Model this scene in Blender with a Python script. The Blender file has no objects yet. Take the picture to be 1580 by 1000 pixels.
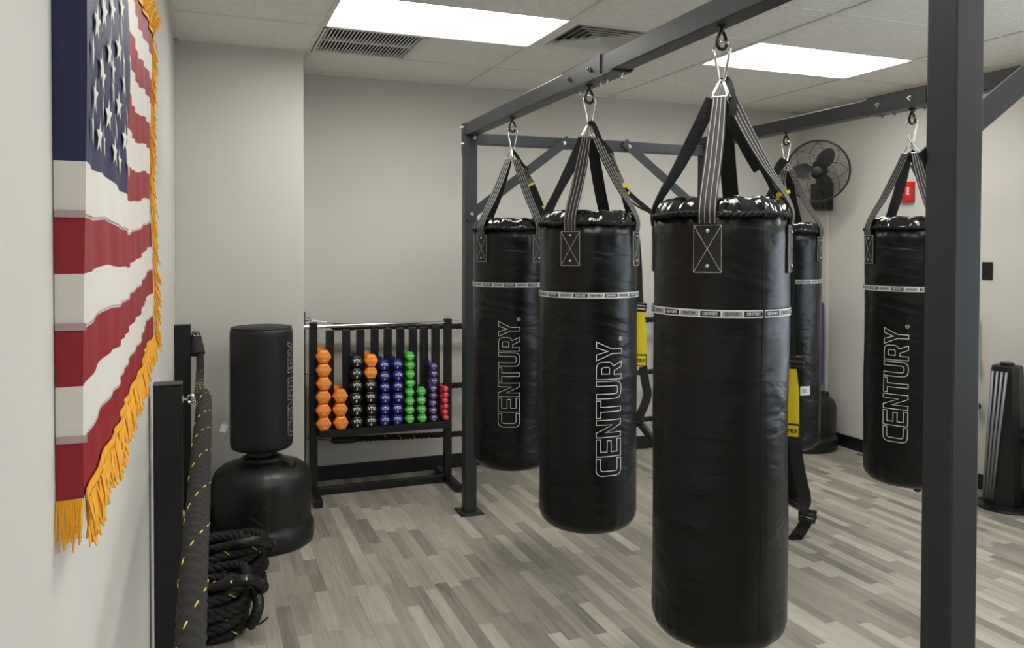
import bpy, bmesh, math, random
from mathutils import Vector, Matrix
random.seed(7)
S = bpy.context.scene
C = S.collection
PI = math.pi

# ---------------------------------------------------------------- camera
EYE = 1.65
FPX, YAW, PITCH, ROLL, PCY = 1233.98, 0.371605, 0.019241, 0.002560, 407.0
def cam_axes():
    cy, sy, cp, sp = math.cos(YAW), math.sin(YAW), math.cos(PITCH), math.sin(PITCH)
    f = Vector((sy*cp, cy*cp, -sp)); r = Vector((cy, -sy, 0)); u = r.cross(f)
    cr, sr = math.cos(ROLL), math.sin(ROLL)
    return r*cr+u*sr, u*cr-r*sr, f
CR, CU, CF = cam_axes()
cam = bpy.data.cameras.new('camera'); camo = bpy.data.objects.new('camera', cam); C.objects.link(camo)
cam.sensor_width = 36; cam.lens = FPX/1580*36; cam.shift_y = -(500-PCY)/1580
cam.clip_start = 0.02
m = Matrix((CR, CU, -CF)).transposed().to_4x4(); m.translation = Vector((0, 0, EYE))
camo.matrix_world = m; S.camera = camo
def at(x, y, dep):
    """point in the room seen in direction (x, y) at the given distance along the view axis"""
    return Vector((0, 0, EYE)) + (CR*((x-790)/FPX) + CU*(-(y-PCY)/FPX) + CF)*dep

# ---------------------------------------------------------------- world, light, exposure
S.view_settings.view_transform = 'Standard'; S.view_settings.look = 'None'
S.view_settings.gamma = 1; S.view_settings.use_curve_mapping = False
S.view_settings.exposure = 0.72
w = bpy.data.worlds.new('world'); S.world = w; w.use_nodes = True
w.node_tree.nodes['Background'].inputs[0].default_value = (0.55, 0.7, 1, 1)
w.node_tree.nodes['Background'].inputs[1].default_value = 0.25
LIGHT_STRENGTH = 9.3          # ceiling panel emission
WINDOW_POWER = 36
REAR = -3.4
def window_light(name, loc, rot, sx, sz, power):
    l = bpy.data.lights.new(name, 'AREA'); l.shape = 'RECTANGLE'; l.size = sx; l.size_y = sz
    l.energy = power; l.color = (0.80, 0.90, 1.0)
    o = bpy.data.objects.new(name, l); C.objects.link(o); o.location = loc; o.rotation_euler = rot
    return o
window_light('window_daylight', (5.0-.03, 0.8, 1.45), (0, PI/2, 0), 1.5, 3.4, WINDOW_POWER)

# ---------------------------------------------------------------- materials
def lin(c):
    return tuple(((v/255)/12.92 if v/255 <= 0.04045 else ((v/255+0.055)/1.055)**2.4) for v in c) + (1,)
def mat(name, col, rough=0.5, metal=0.0, bump=None, coat=0, spec=0.5, emit=None, vary=None, sheen=0):
    m = bpy.data.materials.new(name); m.use_nodes = True
    nt = m.node_tree; b = nt.nodes['Principled BSDF']
    b.inputs['Base Color'].default_value = lin(col); b.inputs['Roughness'].default_value = rough
    b.inputs['Metallic'].default_value = metal; b.inputs['Coat Weight'].default_value = coat
    b.inputs['Specular IOR Level'].default_value = spec
    b.inputs['Sheen Weight'].default_value = sheen
    if emit: b.inputs['Emission Color'].default_value = (1, .975, .925, 1); b.inputs['Emission Strength'].default_value = emit
    tc = nt.nodes.new('ShaderNodeTexCoord')
    if vary:                       # (scale, amount): slight colour mottling
        n = nt.nodes.new('ShaderNodeTexNoise'); n.inputs['Scale'].default_value = vary[0]; n.inputs['Detail'].default_value = 4
        nt.links.new(tc.outputs['Object'], n.inputs['Vector'])
        r = nt.nodes.new('ShaderNodeValToRGB'); a = vary[1]
        r.color_ramp.elements[0].position = .3; r.color_ramp.elements[1].position = .7
        c0 = lin(tuple(max(0, v*(1-a)) for v in col)); c1 = lin(tuple(min(255, v*(1+a)) for v in col))
        r.color_ramp.elements[0].color = c0; r.color_ramp.elements[1].color = c1
        nt.links.new(n.outputs['Fac'], r.inputs['Fac']); nt.links.new(r.outputs['Color'], b.inputs['Base Color'])
    if bump:                       # (scale, strength, distance, stretch)
        n = nt.nodes.new('ShaderNodeTexNoise'); n.inputs['Scale'].default_value = bump[0]; n.inputs['Detail'].default_value = 5
        mp = nt.nodes.new('ShaderNodeMapping'); mp.inputs['Scale'].default_value = bump[3] if len(bump) > 3 else (1, 1, 1)
        nt.links.new(tc.outputs['Object'], mp.inputs['Vector']); nt.links.new(mp.outputs['Vector'], n.inputs['Vector'])
        bp = nt.nodes.new('ShaderNodeBump'); bp.inputs['Strength'].default_value = bump[1]; bp.inputs['Distance'].default_value = bump[2]
        nt.links.new(n.outputs['Fac'], bp.inputs['Height']); nt.links.new(bp.outputs['Normal'], b.inputs['Normal'])
    return m
M = {}
M['wall'] = mat('wall_paint', (199, 197, 191), .75, bump=(90, .12, .002), vary=(1.2, .012))
M['ceiling'] = mat('ceiling_tile', (232, 231, 224), .9, bump=(160, .35, .002), vary=(30, .03))
M['grid'] = mat('ceiling_grid', (222, 221, 214), .5)
M['base'] = mat('rubber_baseboard', (13, 15, 19), .5)
M['steel'] = mat('powder_coated_steel', (52, 54, 57), .42, .35, bump=(300, .08, .001))
M['bolt'] = mat('zinc_bolt', (190, 195, 195), .25, .9)
M['chrome'] = mat('chrome', (215, 215, 210), .12, 1)
M['blacksteel'] = mat('black_steel', (13, 15, 18), .45, .1)
M['vinyl'] = None
M['patch'] = mat('black_nylon_patch', (12, 13, 13), .5, bump=(400, .2, .001))
M['web'] = mat('black_webbing', (30, 30, 31), .75, bump=(500, .4, .001, (1, 1, .3)))
M['webblack'] = mat('dark_webbing', (10, 10, 12), .8, bump=(500, .4, .001))
M['thread'] = mat('white_thread', (190, 188, 180), .8)
M['white'] = mat('white_print', (225, 228, 228), .5)
M['grey'] = mat('grey_print', (165, 172, 170), .6)
M['blackprint'] = mat('black_print', (14, 14, 15), .5)
M['yellow'] = mat('yellow_webbing', (240, 215, 20), .6, bump=(500, .3, .001))
M['tag'] = mat('grey_tag', (105, 103, 99), .6)
M['plastic'] = mat('black_plastic', (12, 13, 14), .42, bump=(120, .1, .001))
M['matte'] = mat('matte_black_vinyl', (11, 12, 13), .5, bump=(250, .25, .001), vary=(3, .05))
M['rope'] = mat('black_rope', (10, 10, 11), .75, bump=(260, .6, .003), vary=(60, .2))
M['sleeve'] = mat('charcoal_rope_sleeve', (33, 31, 29), .9, bump=(420, .9, .003), vary=(150, .25))
M['tracer'] = mat('yellow_tracer', (228, 200, 90), .7)
M['wrap'] = mat('shrink_wrap_grip', (12, 12, 13), .28, bump=(60, .6, .01))
M['fanblack'] = mat('fan_black', (26, 26, 27), .45)
M['red'] = mat('alarm_red', (196, 30, 34), .4)
M['clear'] = mat('strobe_lens', (225, 225, 220), .15)
M['conduit'] = mat('painted_conduit', (205, 201, 190), .5)
M['silver'] = mat('silver_grille', (128, 132, 134), .4, .3)
M['lens'] = mat('light_diffuser', (255, 255, 255), .6, emit=LIGHT_STRENGTH)
M['lamphouse'] = mat('light_housing', (225, 225, 218), .5)
M['dark'] = mat('duct_dark', (62, 66, 74), .8)
M['ventslat'] = mat('vent_slat', (215, 217, 217), .5)
M['diffslat'] = mat('diffuser_slat', (205, 205, 198), .5)
M['flagred'] = mat('flag_red', (140, 18, 32), .5, bump=(30, .15, .01, (1, 5, .6)), sheen=0)
M['flagwhite'] = mat('flag_white', (214, 210, 202), .55, bump=(30, .15, .01, (1, 5, .6)), sheen=0)
M['flagblue'] = mat('flag_blue', (22, 27, 72), .5, bump=(30, .15, .01, (1, 5, .6)), sheen=0)
M['hem'] = mat('flag_hem', (176, 152, 152), .6)
M['gold'] = mat('gold_fringe', (235, 170, 40), .55)
M['bluevinyl'] = mat('blue_vinyl', (40, 38, 120), .4)
M['tan'] = mat('tan_wood', (205, 175, 120), .5)
M['glass'] = mat('window_glass', (255, 255, 255), .02); M['glass'].node_tree.nodes['Principled BSDF'].inputs['Transmission Weight'].default_value = 1

def make_vinyl():
    m = bpy.data.materials.new('black_vinyl'); m.use_nodes = True; nt = m.node_tree; b = nt.nodes['Principled BSDF']
    b.inputs['Base Color'].default_value = lin((6, 8, 9)); b.inputs['Roughness'].default_value = .34
    b.inputs['Specular IOR Level'].default_value = .34
    tc = nt.nodes.new('ShaderNodeTexCoord'); mp = nt.nodes.new('ShaderNodeMapping'); mp.inputs['Scale'].default_value = (1.5, 1.5, 3.4)
    n = nt.nodes.new('ShaderNodeTexNoise'); n.inputs['Scale'].default_value = 2.6; n.inputs['Detail'].default_value = 3; n.inputs['Distortion'].default_value = .6
    nt.links.new(tc.outputs['Object'], mp.inputs['Vector']); nt.links.new(mp.outputs['Vector'], n.inputs['Vector'])
    bp = nt.nodes.new('ShaderNodeBump'); bp.inputs['Strength'].default_value = .5; bp.inputs['Distance'].default_value = .03
    nt.links.new(n.outputs['Fac'], bp.inputs['Height'])
    n2 = nt.nodes.new('ShaderNodeTexNoise'); n2.inputs['Scale'].default_value = 420
    bp2 = nt.nodes.new('ShaderNodeBump'); bp2.inputs['Strength'].default_value = .12; bp2.inputs['Distance'].default_value = .001
    nt.links.new(tc.outputs['Object'], n2.inputs['Vector']); nt.links.new(n2.outputs['Fac'], bp2.inputs['Height'])
    nt.links.new(bp.outputs['Normal'], bp2.inputs['Normal']); nt.links.new(bp2.outputs['Normal'], b.inputs['Normal'])
    return m
M['vinyl'] = make_vinyl()
M['gloss'] = mat('glossy_crown_vinyl', (8, 9, 10), .12, bump=(9, .6, .02, (1, 1, .5)), spec=.8)

def make_floor():
    m = bpy.data.materials.new('laminate_strips'); m.use_nodes = True; nt = m.node_tree; b = nt.nodes['Principled BSDF']
    N = nt.nodes.new; L = nt.links.new
    def math_(op, a, bb=None):
        n = N('ShaderNodeMath'); n.operation = op
        for i, v in enumerate((a, bb)):
            if v is None: continue
            if isinstance(v, (int, float)): n.inputs[i].default_value = v
            else: L(v, n.inputs[i])
        return n.outputs[0]
    tc = N('ShaderNodeTexCoord'); sp = N('ShaderNodeSeparateXYZ'); L(tc.outputs['Object'], sp.inputs[0])
    xs = math_('DIVIDE', sp.outputs[0], .0625); col = math_('FLOOR', xs); fx = math_('FRACT', xs)
    w1 = N('ShaderNodeTexWhiteNoise'); w1.noise_dimensions = '1D'; L(col, w1.inputs['W'])
    ys = math_('ADD', math_('DIVIDE', sp.outputs[1], .42), math_('MULTIPLY', w1.outputs['Value'], 7.3))
    row = math_('FLOOR', ys); fy = math_('FRACT', ys)
    cb = N('ShaderNodeCombineXYZ'); L(col, cb.inputs[0]); L(row, cb.inputs[1])
    w2 = N('ShaderNodeTexWhiteNoise'); w2.noise_dimensions = '2D'; L(cb.outputs[0], w2.inputs['Vector'])
    # grain: noise stretched along the strip and shifted per strip
    cb2 = N('ShaderNodeCombineXYZ')
    L(math_('ADD', math_('MULTIPLY', sp.outputs[0], 34), math_('MULTIPLY', w2.outputs['Value'], 50)), cb2.inputs[0])
    L(math_('MULTIPLY', sp.outputs[1], 2.2), cb2.inputs[1]); L(w2.outputs['Value'], cb2.inputs[2])
    g = N('ShaderNodeTexNoise'); g.inputs['Scale'].default_value = 1.3; g.inputs['Detail'].default_value = 6; g.inputs['Distortion'].default_value = 1.2
    L(cb2.outputs[0], g.inputs['Vector'])
    g2 = N('ShaderNodeTexNoise'); g2.inputs['Scale'].default_value = 7; g2.inputs['Detail'].default_value = 3
    L(cb2.outputs[0], g2.inputs['Vector'])
    ramp = N('ShaderNodeValToRGB'); e = ramp.color_ramp.elements
    e[0].position = 0; e[0].color = lin((104, 100, 90)); e[1].position = 1; e[1].color = lin((184, 179, 166))
    e2 = ramp.color_ramp.elements.new(.5); e2.color = lin((152, 146, 134))
    v = math_('ADD', math_('MULTIPLY', w2.outputs['Value'], .66), math_('MULTIPLY', g.outputs['Fac'], .80))
    v = math_('ADD', math_('SUBTRACT', v, .36), math_('MULTIPLY', g2.outputs['Fac'], .22))
    L(v, ramp.inputs['Fac'])
    # dark seams
    s1 = math_('MINIMUM', fx, math_('SUBTRACT', 1, fx)); s2 = math_('MINIMUM', fy, math_('SUBTRACT', 1, fy))
    seam = math_('MAXIMUM', math_('LESS_THAN', s1, .018), math_('LESS_THAN', s2, .003))
    mx = N('ShaderNodeMixRGB'); mx.blend_type = 'MULTIPLY'; L(math_('MULTIPLY', seam, .32), mx.inputs['Fac'])
    L(ramp.outputs['Color'], mx.inputs['Color1']); mx.inputs['Color2'].default_value = (.2, .19, .17, 1)
    L(mx.outputs['Color'], b.inputs['Base Color'])
    L(math_('ADD', .36, math_('MULTIPLY', g.outputs['Fac'], .2)), b.inputs['Roughness'])
    bp = N('ShaderNodeBump'); bp.inputs['Strength'].default_value = .12; bp.inputs['Distance'].default_value = .002
    L(g.outputs['Fac'], bp.inputs['Height']); L(bp.outputs['Normal'], b.inputs['Normal'])
    return m
M['floor'] = make_floor()

# ---------------------------------------------------------------- mesh helpers
class MB:
    def __init__(s): s.v = []; s.f = []; s.m = []
    def add(s, vs, fs, mi=0):
        o = len(s.v); s.v += [tuple(v) for v in vs]; s.f += [tuple(i+o for i in f) for f in fs]; s.m += [mi]*len(fs); return s
    def box(s, x0, x1, y0, y1, z0, z1, mi=0, bev=0, mtx=None):
        if bev:
            bm = bmesh.new(); bmesh.ops.create_cube(bm, size=1)
            for v in bm.verts: v.co = Vector(((x0+x1)/2+v.co.x*(x1-x0), (y0+y1)/2+v.co.y*(y1-y0), (z0+z1)/2+v.co.z*(z1-z0)))
            bmesh.ops.bevel(bm, geom=bm.edges[:], offset=bev, segments=2, affect='EDGES', profile=.5)
            bm.verts.index_update(); vs = [v.co.copy() for v in bm.verts]; fs = [[v.index for v in f.verts] for f in bm.faces]; bm.free()
        else:
            vs = [Vector(p) for p in ((x0,y0,z0),(x1,y0,z0),(x1,y1,z0),(x0,y1,z0),(x0,y0,z1),(x1,y0,z1),(x1,y1,z1),(x0,y1,z1))]
            fs = [(0,3,2,1),(4,5,6,7),(0,1,5,4),(1,2,6,5),(2,3,7,6),(3,0,4,7)]
        if mtx: vs = [mtx @ v for v in vs]
        return s.add(vs, fs, mi)
    def rings(s, rings, mi=0, cap=True, closed=False):
        """rings: lists of equally many points; joins successive rings with quads"""
        n = len(rings[0]); vs = [p for r in rings for p in r]; fs = []
        R = len(rings)
        for i in range(R if closed else R-1):
            for j in range(n):
                a, b = i*n+j, i*n+(j+1) % n; c, d = ((i+1) % R)*n+(j+1) % n, ((i+1) % R)*n+j
                fs.append((a, b, c, d))
        if cap and not closed: fs += [tuple(range(n))[::-1], tuple((R-1)*n+j for j in range(n))]
        return s.add(vs, fs, mi)
    def lathe(s, prof, n=32, cx=0, cy=0, mi=0, fn=None):
        """prof: (radius, z) from bottom to top"""
        rings = []
        for r, z in prof:
            ring = []
            for j in range(n):
                a = 2*PI*j/n; p = Vector((cx+r*math.cos(a), cy+r*math.sin(a), z))
                if fn: p = fn(p, a, r, z)
                ring.append(p)
            rings.append(ring)
        return s.rings(rings, mi)
    def tube(s, pts, r, n=8, mi=0, cap=True, closed=False, rfn=None):
        pts = [Vector(p) for p in pts]; N = len(pts); rings = []
        t0 = (pts[1]-pts[0]).normalized(); up = Vector((0, 0, 1)) if abs(t0.z) < .9 else Vector((1, 0, 0))
        u = t0.cross(up).normalized()
        for i, p in enumerate(pts):
            if closed: t = (pts[(i+1) % N]-pts[i-1]).normalized()
            else: t = (pts[min(i+1, N-1)]-pts[max(i-1, 0)]).normalized()
            u = (u - t*u.dot(t)).normalized(); v = t.cross(u)
            ring = []
            for j in range(n):
                a = 2*PI*j/n; rr = r[i] if isinstance(r, (list, tuple)) else r
                if rfn: rr = rfn(i, a, rr)
                ring.append(p + u*math.cos(a)*rr + v*math.sin(a)*rr)
            rings.append(ring)
        return s.rings(rings, mi, cap, closed)
    def strap(s, pts, wdir, width, th=.003, mi=0):
        """flat webbing along pts; wdir: one vector or one per point; width: number or list"""
        pts = [Vector(p) for p in pts]; N = len(pts); rings = []
        for i, p in enumerate(pts):
            t = (pts[min(i+1, N-1)]-pts[max(i-1, 0)]).normalized()
            wd = Vector(wdir[i] if isinstance(wdir, list) else wdir); wd = (wd - t*wd.dot(t)).normalized(); nn = t.cross(wd)
            W = (width[i] if isinstance(width, list) else width)/2; T = th/2
            rings.append([p+wd*W+nn*T, p-wd*W+nn*T, p-wd*W-nn*T, p+wd*W-nn*T])
        return s.rings(rings, mi)
    def cyl(s, p0, p1, r, n=16, mi=0): return s.tube([p0, p1], r, n, mi)
    def build(s, name, mats, parent=None, smooth=False, angle=None):
        me = bpy.data.meshes.new(name); me.from_pydata(s.v, [], s.f)
        for mm in (mats if isinstance(mats, (list, tuple)) else [mats]): me.materials.append(mm)
        me.polygons.foreach_set('material_index', s.m)
        bm = bmesh.new(); bm.from_mesh(me); bmesh.ops.recalc_face_normals(bm, faces=bm.faces[:]); bm.to_mesh(me); bm.free()
        if smooth: me.polygons.foreach_set('use_smooth', [True]*len(me.polygons)); me.update()
        if smooth and angle is not None: me.set_sharp_from_angle(angle=math.radians(angle))
        me.update(); o = bpy.data.objects.new(name, me); C.objects.link(o)
        if parent: o.parent = parent
        return o
def catmull(pts, k=8):
    pts = [Vector(p) for p in pts]; out = []
    P = [pts[0]*2-pts[1]] + pts + [pts[-1]*2-pts[-2]]
    for i in range(1, len(P)-2):
        a, b, c, d = P[i-1:i+3]
        for j in range(k):
            t = j/k
            out.append(.5*((2*b)+(c-a)*t+(2*a-5*b+4*c-d)*t*t+(3*b-a-3*c+d)*t**3))
    out.append(pts[-1]); return out
def resample(pts, step):
    out = [pts[0].copy()]; acc = 0
    for a, b in zip(pts, pts[1:]):
        L = (b-a).length; d = step-acc
        while d <= L: out.append(a.lerp(b, d/L)); d += step
        acc = (acc+L) % step if L > 0 else acc
    return out
def thing(name, label, cat, loc=(0, 0, 0), rz=0, group=None):
    o = bpy.data.objects.new(name, None); C.objects.link(o); o.location = loc; o.rotation_euler = (0, 0, rz)
    o.empty_display_size = .1; o['label'] = label; o['category'] = cat
    if group: o['group'] = group
    return o
def tag(o, label, cat, group=None):
    o['label'] = label; o['category'] = cat
    if group: o['group'] = group
    return o
def struct(o): o['kind'] = 'structure'; return o
KIDS = {}
def copy_tree(o, parent=None):
    c = o.copy(); C.objects.link(c)
    if parent: c.parent = parent
    for ch in list(o.children): copy_tree(ch, c)
    return c
def text_mesh(s, size, bold=0.0, align='CENTER'):
    """flat lettering as (verts, faces) in the xy plane, centred"""
    cu = bpy.data.curves.new('t', 'FONT'); cu.body = s; cu.size = size; cu.align_x = align; cu.align_y = 'CENTER'
    cu.offset = bold; cu.resolution_u = 2; cu.fill_mode = 'FRONT'
    o = bpy.data.objects.new('t', cu); C.objects.link(o); bpy.context.view_layer.update()
    dg = bpy.context.evaluated_depsgraph_get(); me = o.evaluated_get(dg).to_mesh()
    vs = [v.co.copy() for v in me.vertices]; fs = [tuple(p.vertices) for p in me.polygons]
    o.evaluated_get(dg).to_mesh_clear(); bpy.data.objects.remove(o); bpy.data.curves.remove(cu)
    return vs, fs

# ---------------------------------------------------------------- the room
CEIL = 2.872; XR = 5.0; YB = 5.74
XL = lambda y: -.138-.0078*(5.1-y)
struct(MB().box(-.6, XR+.1, REAR-.1, YB+.1, -.1, 0).build('floor', M['floor']))
b = MB(); b.add([(XL(REAR), REAR, 0), (XL(YB), YB, 0), (XL(YB), YB, CEIL+.1), (XL(REAR), REAR, CEIL+.1),
                 (-.5, REAR, 0), (-.5, YB, 0), (-.5, YB, CEIL+.1), (-.5, REAR, CEIL+.1)],
                [(0, 1, 2, 3), (4, 7, 6, 5), (0, 3, 7, 4), (1, 5, 6, 2), (3, 2, 6, 7), (0, 4, 5, 1)])
struct(b.build('wall_left', M['wall']))
struct(MB().box(-.5, XR+.1, YB, YB+.1, 0, CEIL+.1).build('wall_back', M['wall']))
wy0, wy1, wz0, wz1 = -.9, 2.5, .7, 2.2
b = MB(); b.box(XR, XR+.1, REAR, wy0, 0, CEIL+.1); b.box(XR, XR+.1, wy1, YB, 0, CEIL+.1)
b.box(XR, XR+.1, wy0, wy1, 0, wz0); b.box(XR, XR+.1, wy0, wy1, wz1, CEIL+.1)
struct(b.build('wall_right', M['wall']))
struct(MB().box(-.14, .600, 5.10, YB, 0, CEIL, bev=.004).build('wall_column', M['wall']))
struct(MB().box(-.5, XR+.1, REAR-.1, REAR, 0, CEIL+.1).build('wall_rear', M['wall']))
b = MB()
for y in (wy0, wy0+1.12, wy0+2.24, wy1-.04): b.box(XR+.03, XR+.08, y, y+.04, wz0, wz1)
for z in (wz0, wz1-.04): b.box(XR+.03, XR+.08, wy0, wy1, z, z+.04)
wf = struct(b.build('window_1', M['white']))
g = MB().box(XR+.053, XR+.058, wy0+.04, wy1-.04, wz0+.04, wz1-.04).build('window_pane', M['glass'], wf)
# ceiling tiles: X columns and Y rows of the suspended grid
GX = [-.2, .6356, 1.855, 3.074, 4.293, XR]
r0 = 4.493
GY = [REAR] + [r0+.6096*k for k in range(-12, 2)] + [YB]
XLIGHTS = [(.6356, 1.855), (3.074, 4.293)]
YLIGHTS = [(r0-.6096, r0), (r0-.6096*5, r0-.6096*4), (r0-.6096*9, r0-.6096*8)]
holes = [(x0, x1, y0, y1) for x0, x1 in XLIGHTS for y0, y1 in YLIGHTS]
holes += [(.6356, 1.245, r0, r0+.6096), (1.855, 2.465, r0-.6096, r0)]
xs = sorted(set(GX+[1.245, 2.465])); b = MB()
for i in range(len(xs)-1):
    for j in range(len(GY)-1):
        cx, cy = (xs[i]+xs[i+1])/2, (GY[j]+GY[j+1])/2
        if any(h[0] < cx < h[1] and h[2] < cy < h[3] for h in holes): continue
        b.box(xs[i], xs[i+1], GY[j], GY[j+1], CEIL, CEIL+.015)
b.box(-.5, XR+.1, REAR-.1, YB+.1, CEIL+.13, CEIL+.2)
struct(b.build('ceiling', M['ceiling']))
b = MB(); T = .012; dz = .006
for x in GX[1:-1]:
    b.box(x-T, x+T, REAR, (5.10 if x < .66 else YB), CEIL-dz, CEIL+.002) if x > .66 else b.box(x-T, x+T, REAR, YB, CEIL-dz, CEIL+.002)
for y in GY[1:-1]:
    b.box(-.17, XR, y-T*.8, y+T*.8, CEIL-dz+.0005, CEIL+.002)
b.box(1.245-T*.6, 1.245+T*.6, r0, r0+.6096, CEIL-dz, CEIL+.002); b.box(2.465-T*.6, 2.465+T*.6, r0-.6096, r0, CEIL-dz, CEIL+.002)
struct(b.build('trim_1', M['grid']))
b = MB()   # wall angle round the edge of the ceiling
b.box(.60, XR, YB-.022, YB, CEIL-.008, CEIL); b.box(XR-.022, XR, REAR, YB, CEIL-.008, CEIL)
b.box(-.15, .622, 5.078, 5.10, CEIL-.008, CEIL); b.box(.60, .622, 5.10, YB, CEIL-.008, CEIL)
b.box(-.175, -.118, REAR, 5.1, CEIL-.008, CEIL)
struct(b.build('trim_2', M['grid']))
struct(MB().box(.60, XR, YB-.012, YB, 0, .105, bev=.003).build('baseboard_back', M['base']))
struct(MB().box(XR-.012, XR, REAR, YB-.012, 0, .105, bev=.003).build('baseboard_right', M['base']))
struct(MB().box(-.13, .612, 5.088, 5.10, 0, .105, bev=.003).build('baseboard_column', M['base']))
b = MB(); ya, yb_ = REAR, 5.088
b.add([(XL(ya), ya, 0), (XL(ya)+.012, ya, 0), (XL(yb_)+.012, yb_, 0), (XL(yb_), yb_, 0), (XL(ya), ya, .105), (XL(ya)+.012, ya, .105), (XL(yb_)+.012, yb_, .105), (XL(yb_), yb_, .105)],
      [(0,3,2,1),(4,5,6,7),(0,1,5,4),(1,2,6,5),(2,3,7,6),(3,0,4,7)])
struct(b.build('baseboard_left', M['base']))

# ceiling lights: recessed troffers
def ceiling_light(x0, x1, y0, y1, label):
    t = thing('ceiling_light', label, 'ceiling light', ((x0+x1)/2, (y0+y1)/2, CEIL), group='recessed ceiling light panels')
    W, D = (x1-x0)/2-.006, (y1-y0)/2-.006; h = .05
    b = MB()
    b.box(-W, -W+.012, -D, D, 0, h+.02); b.box(W-.012, W, -D, D, 0, h+.02)
    b.box(-W+.012, W-.012, -D, -D+.012, 0, h+.02); b.box(-W+.012, W-.012, D-.012, D, 0, h+.02)
    b.build('frame', M['lamphouse'], t)
    MB().box(-W+.012, W-.012, -D+.012, D-.012, h, h+.008).build('diffuser', M['lens'], t)
LL = ['ceiling light panel nearest the wall column, beside the slotted grille', 'ceiling light panel over the left part of the room, nearer the camera', 'ceiling light panel behind the camera on the left',
      'ceiling light panel above the right beam of the bag rack', 'ceiling light panel over the right part of the room, nearer the camera', 'ceiling light panel behind the camera on the right']
k = 0
for x0, x1 in XLIGHTS:
    for y0, y1 in YLIGHTS: ceiling_light(x0, x1, y0, y1, LL[k]); k += 1
# return grille
t = thing('return_air_grille', 'white slotted return air grille in the ceiling beside the light panel', 'ceiling vent', (.94, r0+.305, CEIL))
h = .2988
b = MB(); b.box(-h, h, -h, -h+.022, -.006, .02); b.box(-h, h, h-.022, h, -.006, .02); b.box(-h, -h+.022, -h, h, -.006, .02); b.box(h-.022, h, -h, h, -.006, .02)
b.box(-h, h, -.006, .006, -.003, .02); b.build('frame', M['grid'], t)
b = MB()
for i in range(26):
    x = -.27+.54*(i+.5)/26; mt = Matrix.Translation((x, 0, .008)) @ Matrix.Rotation(math.radians(38), 4, 'Y')
    b.box(-.0028, .0028, -.278, .278, -.010, .010, mtx=mt)
b.build('slat', M['ventslat'], t)
MB().box(-h, h, -h, h, .03, .04).build('backing', M['dark'], t)
# supply diffuser: concentric louvres
t = thing('supply_air_diffuser', 'square ceiling air diffuser with stepped louvres above the rack beam', 'ceiling vent', (2.16, r0-.305, CEIL))
b = MB()
def sqring(b, a0, z0, a1, z1, th=.003, mi=0):
    o = [(-a0,-a0,z0),(a0,-a0,z0),(a0,a0,z0),(-a0,a0,z0)]; i = [(-a1,-a1,z1),(a1,-a1,z1),(a1,a1,z1),(-a1,a1,z1)]
    up = [(x, y, z+th) for x, y, z in o+i]
    b.add(o+i+up, [(0,1,5,4),(1,2,6,5),(2,3,7,6),(3,0,4,7),(8,12,13,9),(9,13,14,10),(10,14,15,11),(11,15,12,8),(0,8,9,1),(1,9,10,2),(2,10,11,3),(3,11,8,0),(4,5,13,12),(5,6,14,13),(6,7,15,14),(7,4,12,15)], mi)
sqring(b, .2985, -.001, .235, -.001)
b.build('frame', M['grid'], t)
b = MB()
for i in range(5):
    a = .228-.042*i; sqring(b, a, -.004, a-.034, .022)
b.box(-.02, .02, -.02, .02, 0, .004)
b.build('louvre', M['diffslat'], t)
MB().box(-.297, .297, -.297, .297, .05, .06).build('backing', M['dark'], t)

# ---------------------------------------------------------------- punching bag rack
RA = math.radians(-1.03)
rack = thing('punching_bag_rack', 'charcoal steel frame of posts and overhead beams carrying the punching bags', 'bag rack', (1.56, 4.73, 0), RA)
RM = Matrix.Translation((1.56, 4.73, 0)) @ Matrix.Rotation(RA, 4, 'Z')
ZT = 2.42; PW = .0381; LEN = 3.48; WID = 1.71; ZB = ZT-.0762
def bolt(p, axis, parent):
    a = Vector(axis); p = Vector(p); b = MB()
    b.cyl(p, p+a*.003, .012, 12); b.cyl(p+a*.003, p+a*.010, .0095, 6); b.cyl(p+a*.010, p+a*.016, .005, 8)
    b.build('bolt', M['bolt'], parent)
for px_, py_ in ((0, 0), (WID, 0), (0, -LEN), (WID, -LEN)):
    po = MB().box(px_-PW, px_+PW, py_-PW, py_+PW, .012, ZB-.0005, bev=.004).build('post', M['steel'], rack)
    b = MB(); b.box(px_-.075, px_+.075, py_-.085, py_+.085, 0, .006, bev=.002); b.box(px_-.068, px_+.068, py_-.078, py_+.078, .0062, .012, bev=.002)
    b.build('base_plate', M['steel'], po)
for px_ in (0, WID):
    be = MB().box(px_-PW, px_+PW, -LEN-PW, PW, ZB, ZT, bev=.004).build('beam', M['steel'], rack)
    y0, y1 = -1.88, -1.51      # splice sleeve
    b = MB()
    b.box(px_-PW-.006, px_-PW-.0003, y0, y1, ZB-.004, ZT+.004); b.box(px_+PW+.0003, px_+PW+.006, y0-.12, y1-.06, ZB-.004, ZT+.004)
    b.box(px_-PW-.006, px_+PW+.006, y0-.10, y1, ZB-.007, ZB-.0003); b.box(px_-PW-.006, px_+PW+.006, y0, y1, ZT+.0003, ZT+.006)
    sp_ = b.build('splice_sleeve', M['steel'], be)
    for yy in (-1.59, -1.79): bolt((px_-PW-.006, yy, ZT-.04), (-1, 0, 0), sp_)
    for yy in (-1.95, -1.82, -1.76, -1.64, -1.56): bolt((px_+.015, yy, ZB-.007), (0, 0, -1), sp_)
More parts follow.
